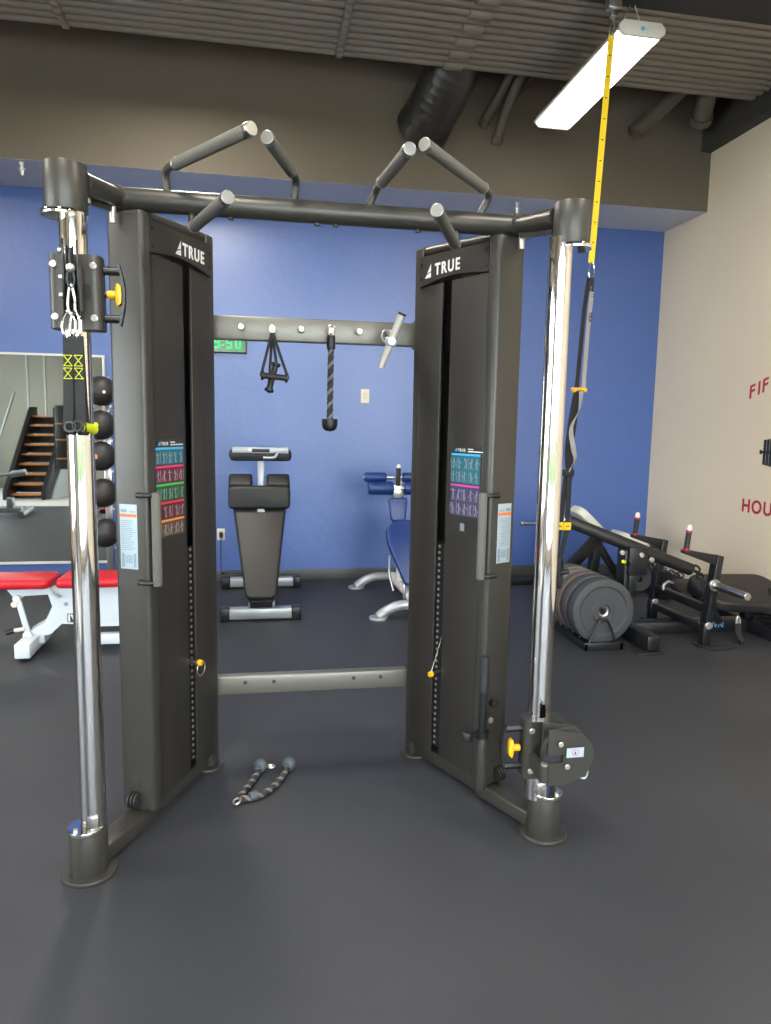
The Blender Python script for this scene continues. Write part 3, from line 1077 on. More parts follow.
carL, cable_tip = carriage(-1, 1.873, 'edge')
carriage(1, .352, 'flat')

# extra pivot bar beside right front post
s = 1
u, v = .256, .078
pv = MB().cyl(T(s, u, v, .085), T(s, u, v, .31), .021, seg=22, bev=.003).build('pivot_bar', 'paint', tr)
mb = MB().cyl(T(s, u, v, .30), T(s, u, v, .49), .0155, seg=18)
mb.build('pivot_rod', 'blackm', pv)
MB().cyl(T(s, u, v, .48), T(s, u, v, .62), .0185, seg=20).build('pivot_sleeve', 'rubber', pv)
mb = MB().cyl(T(s, u, v, .295), T(s, u, v, .32), .025, seg=20).beam(T(s, u, v, .308), T(s, u + .02, v + .055, .308), .014, .016)
mb.build('pivot_collar', 'blackm', pv)
P = T(s, u + .022, v + .06, .30)
MB().cyl(P + V((0, 0, -.014)), P + V((0, 0, .024)), .022, seg=20, bev=.005).build('pivot_knob', 'black', pv)
P = T(s, .262, .028, .425)
mb = MB().cyl(P, P + D(s, (-.02, 0, 0)), .014, seg=14).cyl(P + D(s, (-.018, 0, 0)), P + D(s, (-.028, 0, 0)), .018, seg=14, bev=.003)
mb.build('stop_knob', 'black', pv)
P = T(s, .268, .03, .35)
MB().cyl(P, P + D(s, (-.01, 0, 0)), .013, seg=16, bev=.004).build('post_bolt', 'bolt', pv)


# ------------------------------------------------------------------ things hanging on the machine
def carabiner(c, L, W, ax, r, lab, grp):
    # closed pear loop in plane (ax, z)
    ax = V(ax).normalized()
    pts = []
    for k in range(28):
        a = 2 * PI * k / 28
        w = W / 2 * (1 + .25 * math.sin(-a))
        pts.append(V(c) + ax * math.cos(a) * w + V((0, 0, math.sin(a) * L / 2)))
    o = MB().rings(pts, r, 8, closed=True).build('carabiner', 'chrome', label=lab, cat='carabiner', group=grp)
    p = V(c) + ax * W * .5
    MB().cyl(p + V((0, 0, -.016)), p + V((0, 0, .012)), r * 1.5, seg=10).build('gate_sleeve', 'steel', o)
    return o


tip = V(cable_tip)
carabiner(tip + V((-.008, -.002, -.03)), .07, .034, (1, .5, 0), .0035, 'chrome snap hook on left cable, holding the grey-ended strap', 'snap hooks on the left cable')
carabiner(tip + V((.010, -.008, -.03)), .07, .034, (1, -.5, 0), .0035, 'chrome snap hook on left cable, holding the lime-ended strap', 'snap hooks on the left cable')


def strap_handle(xo, yo, tilt, inner, near, lab):
    top = tip + V((xo * .75, yo, -.06))
    bot = V((tip.x + xo, tip.y + yo, 1.478))
    t = thing('strap_handle', tuple(bot + V((0, 0, -.02))), lab, 'strap handle', 'strap handles on the left cable')
    mb = MB()
    loop = [top + V((0, -.004, 0)), top.lerp(bot, .25) + V((0, -.006, 0)), top.lerp(bot, .7) + V((0, -.012, 0)), bot + V((0, -.02, .012)), bot + V((0, -.016, -.012)), bot + V((0, 0, -.021)),
            bot + V((0, .016, -.012)), bot + V((0, .02, .012)), top.lerp(bot, .7) + V((0, .012, 0)), top.lerp(bot, .25) + V((0, .006, 0)), top + V((0, .004, 0))]
    mb.ribbon(loop, .026, .003, (1, 0, 0))
    wb = mb.build('webbing', 'bfab', t)
    mb = MB()
    for k in range(2):
        a = top.lerp(bot, .27 + k * .14) + V((0, -.0115 - k * .002, 0))
        h = .014
        for p, q in (((-.011, -h), (.011, h)), ((-.011, h), (.011, -h)), ((-.011, -h), (.011, -h)), ((-.011, h), (.011, h))):
            mb.cyl(a + V((p[0], 0, p[1])), a + V((q[0], 0, q[1])), .0009, seg=5)
    mb.build('stitching', 'lime', wb, label='lime cross stitching')
    d = V(tilt).normalized()
    tb = MB()
    tb.lathe([(.0115, -.065), (.0145, -.065), (.0145, near - .008), (.0115, near - .008), (.0115, -.065)], bot, d, 24)
    tb.lathe([(.0105, near - .008), (.0155, near - .008), (.0155, near), (.0105, near), (.0105, near - .008)], bot, d, 24, 1)
    tb.build('handle_tube', [inner, 'black'], t)
    return t


strap_handle(-.0145, .0, (.2, -.97, .02), 'silver', .035, 'black looped strap handle with grey tube end, on left chrome column')
strap_handle(.02, -.006, (-.2, -.97, .1), 'lime', .034, 'black looped strap handle with lime tube, right one on left column')


def stirrup(a, b, hook, lab, r=.0125):
    a, b, hook = V(a), V(b), V(hook)
    m = (a + b) / 2
    t = thing('stirrup_handle', tuple(m), lab, 'cable handle', 'stirrup handles on the crossbeam')
    d = (b - a).normalized()
    mb = MB().cyl(a, b, r, seg=18)
    gr = mb.build('grip', 'rubber', t)
    mb = MB()
    for p, q in ((a, d), (b, -d)):
        mb.cyl(p - q * .004, p + q * .008, r * 1.55, seg=18, bev=.002)
    mb.build('end_cap', 'black', gr)
    mb = MB()
    up = hook + V((0, .004, -.012))
    mb.ribbon([a + d * .006 + V((0, 0, -.016)), a - d * .004, up], .012, .003, (1, 0, 0))
    mb.ribbon([b - d * .006 + V((0, 0, -.016)), b + d * .004, up], .012, .003, (1, 0, 0))
    mb.build('strap', 'bfab', t)
    mb = MB().rings([hook + V((math.cos(k * PI / 6) * .011, .004, math.sin(k * PI / 6) * .011 - .004)) for k in range(12)], .0025, 6, closed=True)
    mb.build('ring', 'steel', t)


stirrup((.006, 3.0, 1.692), (.108, 3.0, 1.683), (.048, 3.03, 1.886), 'black stirrup handle with level grip, hanging from crossbeam')
stirrup((.064, 3.045, 1.742), (.034, 3.025, 1.632), (.048, 3.045, 1.886), 'black stirrup handle with grip tilted steeply, hanging from crossbeam')


def twisted_rope(path, r, pitch, name, par, mats, n_str=3):
    path = [V(p) for p in path]
    # resample
    L = [0]
    for a, b in zip(path, path[1:]):
        L.append(L[-1] + (b - a).length)
    N = max(8, int(L[-1] / .006))
    mb = MB()
    pts, tans = [], []
    for i in range(N + 1):
        d = L[-1] * i / N
        k = max(j for j in range(len(L)) if L[j] <= d + 1e-9)
        k = min(k, len(path) - 2)
        t = (d - L[k]) / (L[k + 1] - L[k])
        pts.append(path[k].lerp(path[k + 1], t))
    for s_ in range(n_str):
        out = []
        for i, p in enumerate(pts):
            tg = (pts[min(i + 1, N)] - pts[max(i - 1, 0)]).normalized()
            x = (V((0, 0, 1)) if abs(tg.z) < .9 else V((0, 1, 0)))
            x = (x - tg * x.dot(tg)).normalized()
            y = tg.cross(x)
            a = 2 * PI * (L[-1] * i / N / pitch + s_ / n_str)
            out.append(p + (x * math.cos(a) + y * math.sin(a)) * r * .52)
        mb.rings(out, r * .52, 8, mi=0 if s_ else 1)
    return mb.build(name, mats, par)


def curve_pts(P, n=24):
    P = [V(p) for p in P]
    out = []
    Q = [P[0]] + P + [P[-1]]
    for i in range(1, len(Q) - 2):
        for k in range(n):
            t = k / n
            a, b, c, d = Q[i - 1], Q[i], Q[i + 1], Q[i + 2]
            out.append(.5 * ((2 * b) + (c - a) * t + (2 * a - 5 * b + 4 * c - d) * t * t + (3 * b - a - 3 * c + d) * t ** 3))
    return out + [P[-1]]


t = thing('hanging_rope', (.29, 3.03, 1.475), 'twisted black rope attachment with ball end hanging from the crossbeam', 'rope attachment')
twisted_rope([(.292, 3.03, 1.83), (.289, 3.03, 1.52)], .0135, .055, 'rope', t, ['rope', 'ropeh'])
MB().cyl((.292, 3.03, 1.81), (.292, 3.03, 1.866), .0185, .017, seg=18, bev=.003).build('collar', 'black', t)
MB().rings([V((.294, 3.03, 1.889)) + V((math.cos(k * PI / 8) * .016, 0, math.sin(k * PI / 8) * .02)) for k in range(16)], .0035, 8, closed=True).build('eye', 'steel', t)
mb = MB().rings([(.289, 3.03, 1.522), (.289, 3.03, 1.519), (.289, 3.03, 1.497), (.289, 3.03, 1.48), (.289, 3.03, 1.47), (.289, 3.03, 1.466)], [.0, .034, .034, .03, .02, .0], 22)
mb.build('stopper', 'black', t)

t = thing('bar_attachment', (.53, 2.98, 1.74), 'short silver bar attachment hanging at an angle from the crossbeam', 'bar attachment')
a, b = V((.572, 2.93, 1.947)), V((.498, 2.99, 1.738))
MB().cyl(a, b, .0165, .0145, seg=18).build('grip_bar', 'ivory', t)
MB().cyl(a + (a - b).normalized() * .001, a + (a - b).normalized() * .008, .0185, seg=18, bev=.002).build('end_cap', 'blackm', t)
m_ = a.lerp(b, .5)
mb = MB().rings([V((.5235, 3.02, 1.872)) + V((math.cos(k * PI / 8) * .017, 0, math.sin(k * PI / 8) * .024)) for k in range(16)], .005, 8, closed=True)
mb.cyl(m_ + V((0, .04, .0)), m_ + V((0, -.02, -.0)), .017, seg=18)
mb.rings([V(m_) + V((math.cos(k * PI / 8) * .022, -.005, math.sin(k * PI / 8) * .018)) for k in range(16)], .006, 8, closed=True)
mb.build('swivel', 'silver', t)

# rope on the floor
t = thing('floor_rope', (.0, 2.8, 0), 'twisted black rope with two rubber stoppers lying on the floor', 'rope attachment')
pA = curve_pts([(-.012, 2.925, .018), (-.04, 2.84, .016), (-.068, 2.77, .016), (-.088, 2.715, .016)], 10)
pB = curve_pts([(.108, 2.925, .018), (.08, 2.85, .016), (.035, 2.765, .016), (-.02, 2.715, .016), (-.08, 2.70, .016)], 10)
twisted_rope(pA, .0135, .05, 'rope', t, ['rope', 'ropeh'])
twisted_rope(pB, .0135, .05, 'rope', t, ['rope', 'ropeh'])
for p, d in (((-.008, 2.937, .03), (-.3, -.9, .05)), ((.113, 2.937, .03), (-.4, -.9, .05))):
    p, d = V(p), V(d).normalized()
    MB().rings([p - d * .016, p - d * .014, p + d * .004, p + d * .014, p + d * .018], [.024, .029, .029, .024, .016], 22).build('stopper', 'stop', t)
MB().cyl((-.05, 2.707, .018), (-.018, 2.722, .018), .019, seg=16, bev=.003).build('sleeve', 'stop', t)
MB().rings([V((-.098, 2.69, .014)) + V((math.cos(k * PI / 8) * .014, math.sin(k * PI / 8) * .02, .004 * math.cos(k * PI / 8))) for k in range(16)], .0045, 8, closed=True).build('eye', 'bolt', t)
c = V((.039, 2.965, .012))
mb = MB().rings([c + V((math.cos(k * PI / 8) * .014, math.sin(k * PI / 8) * .010, 0)) for k in range(16)], .0055, 8, closed=True).box(c + V((-.006, .006, .0)), (.012, .01, .014), bev=.002)
mb.build('loose_ring', 'bolt', label='small metal ring lying on the floor between rope stoppers', cat='ring')

# ------------------------------------------------------------------ suspension strap
SY = 4.27
t = thing('suspension_strap', (2.0, SY, .45), 'yellow and black suspension training strap hanging from the ceiling', 'suspension trainer')
mb = MB().box2((2.065, SY - .02, 3.94), (2.105, SY + .02, 3.985), bev=.008).box2((2.04, SY - .03, 3.98), (2.13, SY + .03, 4.1), bev=.01)
mb.build('ceiling_anchor', 'steel', t)
MB().rings([V((2.082, SY, 3.885)) + V((math.cos(k * PI / 8) * .016, 0, math.sin(k * PI / 8) * .05)) for k in range(16)], .005, 8, closed=True).build('top_ring', 'steel', t)
top, mid = V((2.082, SY, 3.85)), V((2.027, SY, 2.52))
mb = MB().ribbon([top.lerp(mid, k / 10) for k in range(11)], .036, .004, (1, -.3, 0))
for k in range(1, 11):
    p = top.lerp(mid, k / 11)
    mb.box(p + V((0, -.0035, 0)), (.016, .001, .006), mi=1)
mb.build('anchor_strap', ['yfab', 'blackm'], t, label='yellow anchor strap')
MB().rings([V((2.03, SY, 2.475)) + V((math.cos(k * PI / 8) * .018, 0, math.sin(k * PI / 8) * .05)) for k in range(16)], .004, 8, closed=True).build('clip', 'chrome', t)
a, b = V((2.028, SY, 2.43)), V((1.99, SY, 1.74))
mb = MB().ribbon([a + V((-.012, 0, .0)), a.lerp(b, .3) + V((-.022, 0, 0)), b + V((-.018, 0, 0))], .03, .006, (1, .3, 0))
mb.ribbon([a + V((0, -.008, 0)), a.lerp(b, .12) + V((.006, -.01, 0))], .034, .012, (1, 0, 0))
mb.build('main_strap', 'bfab', t)
mb = MB().ribbon([a.lerp(b, .08) + V((.014, -.012, 0)), a.lerp(b, .5) + V((.012, -.012, 0)), b + V((.022, -.012, 0))], .028, .003, (1, .2, 0))
me, w = text_mesh('TRX', .034, .001, .0004)
mb.mesh2d(me, a.lerp(b, .3) + V((.002, -.0145, 0)), V((.06, 0, -1)).normalized(), V((1, 0, .06)).normalized(), 1)
for k in range(4):
    p = a.lerp(b, .1 + k * .022) + V((.016, -.014, 0))
    mb.box(p, (.022, .001, .003), mi=1)
mb.build('grey_strap', ['gfab', 'inner'], t, label='pale grey printed webbing')
mb = MB().box((1.985, SY - .006, 1.745), (.1, .03, .018), bev=.006).box((1.95, SY - .012, 1.738), (.02, .04, .028), bev=.006).box((2.02, SY - .012, 1.738), (.024, .04, .024), bev=.006)
mb.build('stabiliser', 'yellow', t)
# loose twisting tails
mb = MB()
pts = curve_pts([(1.995, SY - .02, 1.73), (1.985, SY - .03, 1.62), (1.94, SY - .02, 1.5), (1.955, SY - .03, 1.38), (1.975, SY - .02, 1.3), (1.935, SY - .02, 1.22)], 6)
mb.ribbon(pts, .03, .003, [V((math.cos(k * .16), math.sin(k * .16), 0)) for k in range(len(pts))])
mb.build('loose_tail', 'gfab', t)
mb = MB()
pts = curve_pts([(1.97, SY, 1.73), (1.945, SY, 1.55), (1.93, SY, 1.35), (1.945, SY, 1.2), (1.93, SY, 1.1)], 6)
mb.ribbon(pts, .036, .008, (1, .3, 0))
pts = curve_pts([(1.975, SY, 1.73), (1.97, SY, 1.55), (1.955, SY, 1.38), (1.96, SY, 1.2), (1.938, SY, 1.08)], 6)
mb.ribbon(pts, .03, .005, (1, -.4, 0))
mb.box((1.94, SY - .01, 1.215), (.075, .03, .045), bev=.008)
mb.build('adjuster', 'bfab', t)
for k, dx in enumerate((-.02, .025)):
    p0 = V((1.938 + dx * .4, SY - k * .012, 1.2))
    p1 = V((1.925 + dx, SY - k * .012, .85))
    p2 = V((1.895 + dx * .6 - k * .0, SY - k * .012, .66))
    lo = p2 + V((-.005, 0, -.2))
    st = MB().ribbon([p0, p1, p2], .034, .004, (1, .1, 0)).build('leg_strap', 'bfab', t)
    mb = MB().box(p0.lerp(p1, .945) + V((0, -.004, 0)), (.044, .006, .05), mi=0)
    for q in range(3):
        mb.box(p0.lerp(p1, .945) + V((-.008 + q * .008, -.0075, 0)), (.004, .001, .012), mi=1)
    mb.build('yellow_tag', ['yfab', 'inner'], st)
    mb = MB()
    # foot cradle loop
    lp = [p2 + V((math.sin(a_) * .03, math.sin(a_) * .042, -.1 + .1 * math.cos(a_))) for a_ in [2 * PI * j / 24 for j in range(25)]]
    mb.ribbon(lp, .034, .005, (.82, -.57, 0))
    mb.build('foot_cradle', 'bfab', st)
    mb = MB().cyl(p2 + V((-.05, -.02, -.1)), p2 + V((.05, -.035, -.08)), .017, seg=16, bev=.003)
    mb.build('handle_grip', 'rubber', st)

# ------------------------------------------------------------------ plate rack and bumper plates
t = thing('plate_rack', (2.29, 4.7, 0), 'low black floor rack holding upright bumper plates', 'plate rack')
mb = MB()
mb.box2((2.155, 4.335, .0), (2.435, 4.36, .055), bev=.003)
mb.box2((2.155, 5.2, .0), (2.435, 5.225, .055), bev=.003)
mb.box2((2.155, 4.335, .0), (2.18, 5.225, .05), bev=.003).box2((2.41, 4.335, .0), (2.435, 5.225, .05), bev=.003)
mb.build('base_frame', 'blackm', t)
for k, y in enumerate((4.35, 5.21)):
    mb = MB().tube([(2.19, y, .05), (2.262, y, .21), (2.318, y, .21), (2.39, y, .05)], .008, 10, bend=.015)
    mb.build('end_loop', 'blackm', t)
for k in range(5):
    y = [4.495, 4.61, 4.72, 4.82, 4.92][k]
    MB().tube([(2.19, y, .045), (2.215, y, .1), (2.365, y, .1), (2.39, y, .045)], .006, 8, bend=.015).build('divider', 'blackm', t)
plab = ['thick black bumper plate at the front of the floor rack', 'thick black bumper plate second from front in the floor rack',
        'brown-edged plate third from front in the floor rack', 'pale-edged plate fourth from front in the floor rack',
        'pale-edged plate fifth from front in the floor rack', 'black plate at the back of the floor rack']
for k, (y, r, th, m) in enumerate(((4.385, .225, .085, 'plate'), (4.515, .225, .07, 'plate'), (4.63, .225, .06, 'rimbr'), (4.74, .222, .045, 'rimgr'), (4.84, .22, .04, 'rimgr'), (4.94, .22, .04, 'plate'))):
    c = V((2.305, y, .258))
    mb = MB()
    e = .008
    prof = [(.026, th * .12), (.05, th * .12), (.055, .0 + th * .02), (.075, th * .02), (.085, th * .12), (.165, th * .12), (.175, .0), (r - .012, 0), (r - .003, .004), (r, .012), (r, th - .012), (r - .003, th - .004), (r - .012, th), (.175, th), (.165, th * .88), (.05, th * .88), (.026, th * .88), (.026, th * .12)]
    mb.lathe(prof, c, (0, 1, 0), 56)
    o = mb.build('bumper_plate', m if k != 2 else 'rimbr', label=plab[k], cat='weight plate', group='bumper plates in the floor rack')
    MB().lathe([(.0255, th * .1), (.036, th * .1 - .003), (.036, th * .1), (.0275, th * .9), (.0255, th * .9), (.0255, th * .1)], c, (0, 1, 0), 28).build('hub_ring', 'steel', o)

# ------------------------------------------------------------------ hip thrust machine (right)
t = thing('lever_machine', (3.1, 4.7, 0), 'black lever machine with two upright handles and dark seat by cream wall', 'gym machine')
ms = 'blackm'
mb = MB()
mb.box2((2.56, 4.24, .015), (2.65, 5.1, .115), bev=.006)
mb.box2((2.65, 4.64, .0), (3.86, 4.76, .09), bev=.006)
mb.box2((3.6, 4.2, .0), (3.7, 5.2, .09), bev=.006)
mb.build('base_frame', ms, t)
for y in (4.25, 5.08):
    MB().box2((2.47, y - .05, 0), (2.66, y + .05, .012), bev=.003).build('foot_plate', 'blackpad', t)
# pivots stand on short posts and long side rails
for y in (4.35, 5.03):
    mb = MB().box2((3.025, y - .03, 0), (3.085, y + .03, .17), bev=.005)
    mb.box2((2.99, y - .05, 0), (3.12, y + .05, .012), bev=.002)
    p = mb.build('pivot_post', ms, t)
    for sd in (-1, 1):
        MB().cyl((3.055, y + sd * .03, .155), (3.055, y + sd * .044, .155), .026, seg=18, bev=.004).build('pivot_bolt', 'bolt', p)
    up = MB().beam((3.055, y, .15), (3.112, y, .645), .05, .075, up=(0, 1, 0), bev=.006).build('lever_upright', ms, t)
    mb = MB().prism([(0, 0), (-.235, .04), (-.29, .042), (-.29, .022), (-.06, -.06), (0, -.075)], (3.13, y + .024, .642), (1, 0, 0), (0, 0, 1), .048, bev=.003)
    mb.build('handle_arm', ms, up)
    hb = V((2.868, y, .683))
    ht = hb + V((.012, 0, .138))
    g = MB().cyl(hb, ht, .0185, seg=18).build('handle_grip', 'rubber', up)
    MB().cyl(hb + V((0, 0, -.004)), hb + V((0, 0, .014)), .022, seg=18).cyl(ht + V((0, 0, -.014)), ht, .021, seg=18).build('red_band', 'redpad', g, label='red collar bands')
    MB().rings([ht, ht + V((.001, 0, .018)), ht + V((.002, 0, .034)), ht + V((.002, 0, .04))], [.0195, .0185, .013, .001], 18).build('grip_cap', 'lamph', g, label='white handle tip')
    sg = -1 if y < 4.7 else 1
    MB().cyl((3.075, y, .443), (3.075, y + sg * .38, .443), .0255, seg=24, bev=.003).cyl((3.075, y + sg * .03, .443), (3.075, y + sg * .05, .443), .042, seg=24, bev=.004).build('plate_peg', 'steel', up, label='steel weight peg')
mb = MB().beam((3.07, 4.33, .26), (3.07, 5.05, .26), .05, .06, bev=.005)
mb.beam((3.06, 4.38, .12), (3.06, 5.0, .12), .05, .05, bev=.005)
mb.build('lever_crossbar', ms, t)
# long padded arm along the middle
a, b = V((3.1, 4.62, .485)), V((2.17, 4.72, .835))
d = (b - a).normalized()
arm = MB().cyl(a, b, .045, seg=28, bev=.01).build('padded_arm', 'blackpad', t)
MB().cyl(b - d * .02, b + d * .05, .032, seg=18, bev=.005).build('arm_end', 'steel', arm)
mb = MB()
for k in range(7):
    c = a - d * (.015 + k * .02) + V((0, -.03, .02 - k * .022))
    axx = V((0, 1, .3)) if k % 2 else V((.3, .2, 1))
    x1 = axx.normalized()
    mb.rings([c + d * math.cos(j * PI / 6) * .032 + x1 * math.sin(j * PI / 6) * .022 for j in range(12)], .009, 6, closed=True)
mb.build('chain', 'black', arm)
mb = MB()
for k in range(12):
    c = a.lerp(b, .1 + k * .035) + V((0, -.02, -.075 + .008 * math.cos(k)))
    axx = V((0, 1, .2)) if k % 2 else V((.3, .2, 1))
    x1 = axx.normalized()
    mb.rings([c + d * math.cos(j * PI / 6) * .026 + x1 * math.sin(j * PI / 6) * .017 for j in range(12)], .0065, 6, closed=True)
mb.build('chain', 'black', arm)
# centre column with bolted plate and cam
mb = MB().box2((2.57, 4.62, .1), (2.64, 4.74, .64), bev=.006).box2((2.585, 4.585, .46), (2.73, 4.61, .66), bev=.004)
mb.box2((2.6, 4.6, .3), (2.66, 4.62, .48), bev=.003)
cc = mb.build('centre_column', ms, t)
MB().lathe([(.02, 0), (.088, 0), (.096, .01), (.096, .03), (.088, .04), (.02, .04), (.02, 0)], (2.70, 4.63, .42), (0, 1, 0), 40).build('cam_disc', 'rubber', cc)
mb = MB()
for x, z in ((2.67, .61), (2.75, .575), (2.52, .63)):
    mb.cyl((x, 4.585, z), (x, 4.565, z), .018, seg=14, bev=.003)
mb.build('column_bolt', 'bolt', cc)
mb = MB().tube([(2.6, 4.6, .54), (2.53, 4.55, .565)], .014, 12, mi=1).cyl((2.53, 4.55, .565), (2.508, 4.54, .574), .013, seg=12, bev=.003)
mb.build('adjust_pin', ['lime', 'blackm'], cc)
mb = MB().tube([(2.93, 4.58, .40), (2.88, 4.56, .42), (2.84, 4.55, .395), (2.84, 4.55, .36)], .009, 10, bend=.05)
mb.build('bent_handle', 'silver', t)
# seat and back pad
mb = MB()
Rp = Matrix.Rotation(.05, 3, 'Y') @ Matrix.Rotation(.28, 3, 'X')
ol = rounded_poly([(-.33, -.22), (.36, -.27), (.36, .27), (-.33, .22), (-.4, 0)], .14, 6)
ex, ey = Rp @ V((1, 0, 0)), Rp @ V((0, 1, 0))
mb.prism(ol, V((3.58, 4.72, .238)), ex, ey, .085, bev=.022, seg=4)
mb.build('seat_pad', 'blackpad', t)
mb = MB().prism(rounded_poly([(-.11, -.13), (.11, -.13), (.11, .13), (-.11, .13)], .09, 6), V((3.27, 4.9, .24)), (1, 0, 0), (0, 1, .3), .06, bev=.015, seg=3)
mb.build('foot_pad', 'blackpad', t)
mb = MB().beam((3.2, 4.6, .28), (3.34, 4.6, .09), .05, .05, bev=.004).beam((3.62, 4.7, .3), (3.64, 4.7, .08), .07, .07, bev=.004)
mb.beam((3.3, 4.7, .3), (3.7, 4.7, .27), .06, .05, bev=.004)
mb.beam((3.8, 4.66, .31), (3.66, 4.4, .08), .04, .04, bev=.004)
mb.build('seat_support', ms, t)
# maker's mark on base and strap loop
mb = MB()
me, w = text_mesh('RIVN', .056, .0015, .0006)
mb.mesh2d(me, (3.275, 4.637, .04), V((1, 0, 0)) * (.13 / w), (0, 0, 1))
mb.build('lettering', 'blueink', t, label='pale blue lettering')
pts = [(3.36, 4.42, .13), (3.365, 4.41, .06), (3.36, 4.37, .015), (3.3, 4.31, .008), (3.16, 4.27, .008), (3.02, 4.26, .008)]
mb = MB().ribbon(pts, .05, .008, [V((1, .2, 0)), V((1, .2, 0)), V((.9, .6, 0)), V((.3, 1, 0)), V((.1, 1, 0)), V((.1, 1, 0))])
mb.build('strap', 'bfab', t)
MB().rings([V((3.37, 4.44, .14)) + V((math.cos(k * PI / 8) * .014, -.01, math.sin(k * PI / 8) * .036 - math.cos(k * PI / 8) * .016)) for k in range(16)], .009, 8, closed=True).build('strap_link', 'bolt', t)

# machine with pale pads behind
t = thing('row_machine', (3.2, 5.95, 0), 'black row machine with pale pads standing behind the plate rack', 'gym machine')
mb = MB().box2((2.5, 5.9, 0), (3.6, 6.0, .08), bev=.005).box2((2.55, 5.6, 0), (2.63, 6.3, .08), bev=.005).box2((3.5, 5.6, 0), (3.58, 6.3, .08), bev=.005)
mb.build('base_frame', ms, t)
mb = MB().beam((2.5, 5.75, .1), (3.0, 5.9, .52), .07, .09, bev=.006).beam((2.98, 5.95, .06), (3.02, 5.95, .5), .08, .08, bev=.006)
mb.beam((3.35, 5.95, .06), (3.35, 5.95, .42), .08, .08, bev=.006)
mb.build('diagonal_post', ms, t)
mb = MB()
Rk = Matrix.Rotation(.75, 3, 'Y')
mb.prism(rounded_poly([(-.2, -.13), (.2, -.13), (.2, .13), (-.2, .13)], .09, 6), V((2.885, 5.9, .625)), Rk @ V((1, 0, 0)), Rk @ V((0, 1, 0)), .075, bev=.02, seg=3)
mb.build('chest_pad', 'whitepad', t)
mb = MB().prism(rounded_poly([(-.18, -.16), (.18, -.16), (.18, .16), (-.18, .16)], .08, 6), V((3.33, 5.9, .45)), Matrix.Rotation(.42, 3, 'Y') @ V((1, 0, 0)), V((0, 1, 0)), .07, bev=.02, seg=3)
mb.build('seat_pad', 'whitepad', t)
MB().cyl((3.47, 5.72, .47), (3.47, 6.1, .47), .05, seg=24, bev=.012).build('roller', 'blackpad', t)
mb = MB().beam((3.4, 6.2, .06), (3.15, 6.2, .42), .06, .06, bev=.004)
mb.build('rear_brace', ms, t)

# bar on stand seen between trainer and column
t = thing('barbell_stand', (2.35, 6.35, 0), 'low dark stand with steel bar end by blue wall, right of trainer', 'bar stand')
MB().box2((2.2, 6.3, 0), (2.75, 6.36, .05), bev=.005).box2((2.68, 6.32, .05), (2.74, 6.38, .62), bev=.005).build('frame', ms, t)
MB().cyl((2.455, 6.35, .59), (2.8, 6.35, .59), .014, seg=14).cyl((2.43, 6.35, .59), (2.47, 6.35, .59), .022, seg=14, bev=.003).build('bar', 'steel', t)

# ------------------------------------------------------------------ black decline bench
t = thing('decline_bench', (0, 5.9, 0), 'black padded decline bench with silver feet against the blue wall', 'exercise bench')
for y, name, x0, x1 in ((5.36, 'front_foot', -.31, .30), (6.44, 'rear_foot', -.35, .36)):
    f = MB().box2((x0 + .06, y - .045, .012), (x1 - .06, y + .045, .1), bev=.018).build(name, 'silver', t)
    for x, s in ((x0, 1), (x1, -1)):
        MB().box2((x, y - .05, 0), (x + s * .075, y + .05, .105), bev=.012).build('foot_cap', 'blackm', f)
mb = MB().box2((-.04, 5.36, .06), (.04, 6.44, .13), bev=.008).box2((-.1, 5.36, .1), (-.06, 5.46, .15), bev=.004).box2((.06, 5.36, .1), (.1, 5.46, .15), bev=.004)
mb.build('spine', 'silver', t)
mb = MB().box2((-.085, 5.33, .1), (.085, 5.48, .165), bev=.006).beam((0, 5.42, .13), (0, 5.82, .72), .07, .05, up=(1, 0, 0), bev=.005)
mb.build('pad_bracket', 'blackm', t)
# main pad: lower edge near the floor, top edge towards the wall
ey = V((0, .57, .66)).normalized()
ol = rounded_poly([(-.115, 0), (.11, 0), (.205, .85), (-.225, .85)], .05, 5)
MB().prism(ol, V((.0, 5.27, .165)), (1, 0, 0), ey, .065, bev=.02, seg=4).prism(rounded_poly([(-.1, -.01), (.1, -.01), (.19, .83), (-.19, .83)], .05, 5), V((.0, 5.3, .145)), (1, 0, 0), ey, .03, bev=.008).build('main_pad', 'blackpad', t)
# bent knee pad with notch
mb = MB()
prof = [(0.06, .80), (.0, .83), (-.012, .93), (.02, .985), (.14, 1.05)]
W2 = .245
mb.prism(rrect(W2 * 2, .185, .035), V((-.012, 5.79, .905)), (1, 0, 0), V((0, -.05, 1)), .09, bev=.025, seg=4)
for sx in (-1, 1):
    mb.prism(rounded_poly([(-.095, -.09), (.095, -.09), (.095, .05), (-.095, .05)], .03, 5), V((-.012 + sx * .15, 5.87, 1.0)), (1, 0, 0), V((0, .85, .6)).normalized(), .075, bev=.02, seg=3)
mb.build('knee_pad', 'blackpad', t)
mb = MB().beam((0, 5.9, .72), (0, 5.95, 1.27), .055, .05, up=(0, 1, 0), bev=.005).beam((0, 5.92, .8), (0, 6.4, .1), .07, .07, up=(1, 0, 0), bev=.006)
mb.cyl((-.0, 5.72, .79), (-.0, 5.9, .79), .03, seg=14)
mb.build('support_post', 'silver', t)
mb = MB().box2((-.228, 5.83, 1.25), (.222, 5.93, 1.3), bev=.006).box2((-.07, 5.825, 1.26), (.07, 5.832, 1.287), mi=1, bev=.002).box2((-.1, 5.824, 1.265), (-.075, 5.831, 1.287), mi=2, bev=.002)
mb.tube([(.02, 5.82, 1.215), (.11, 5.81, 1.215), (.14, 5.81, 1.26)], .012, 10, bend=.04)
mb.build('roller_bar', ['silver', 'black', 'lamph'], t)
MB().box2((-.255, 5.86, 1.185), (.25, 6.0, 1.285), bev=.035).build('top_roller', 'blackpad', t)

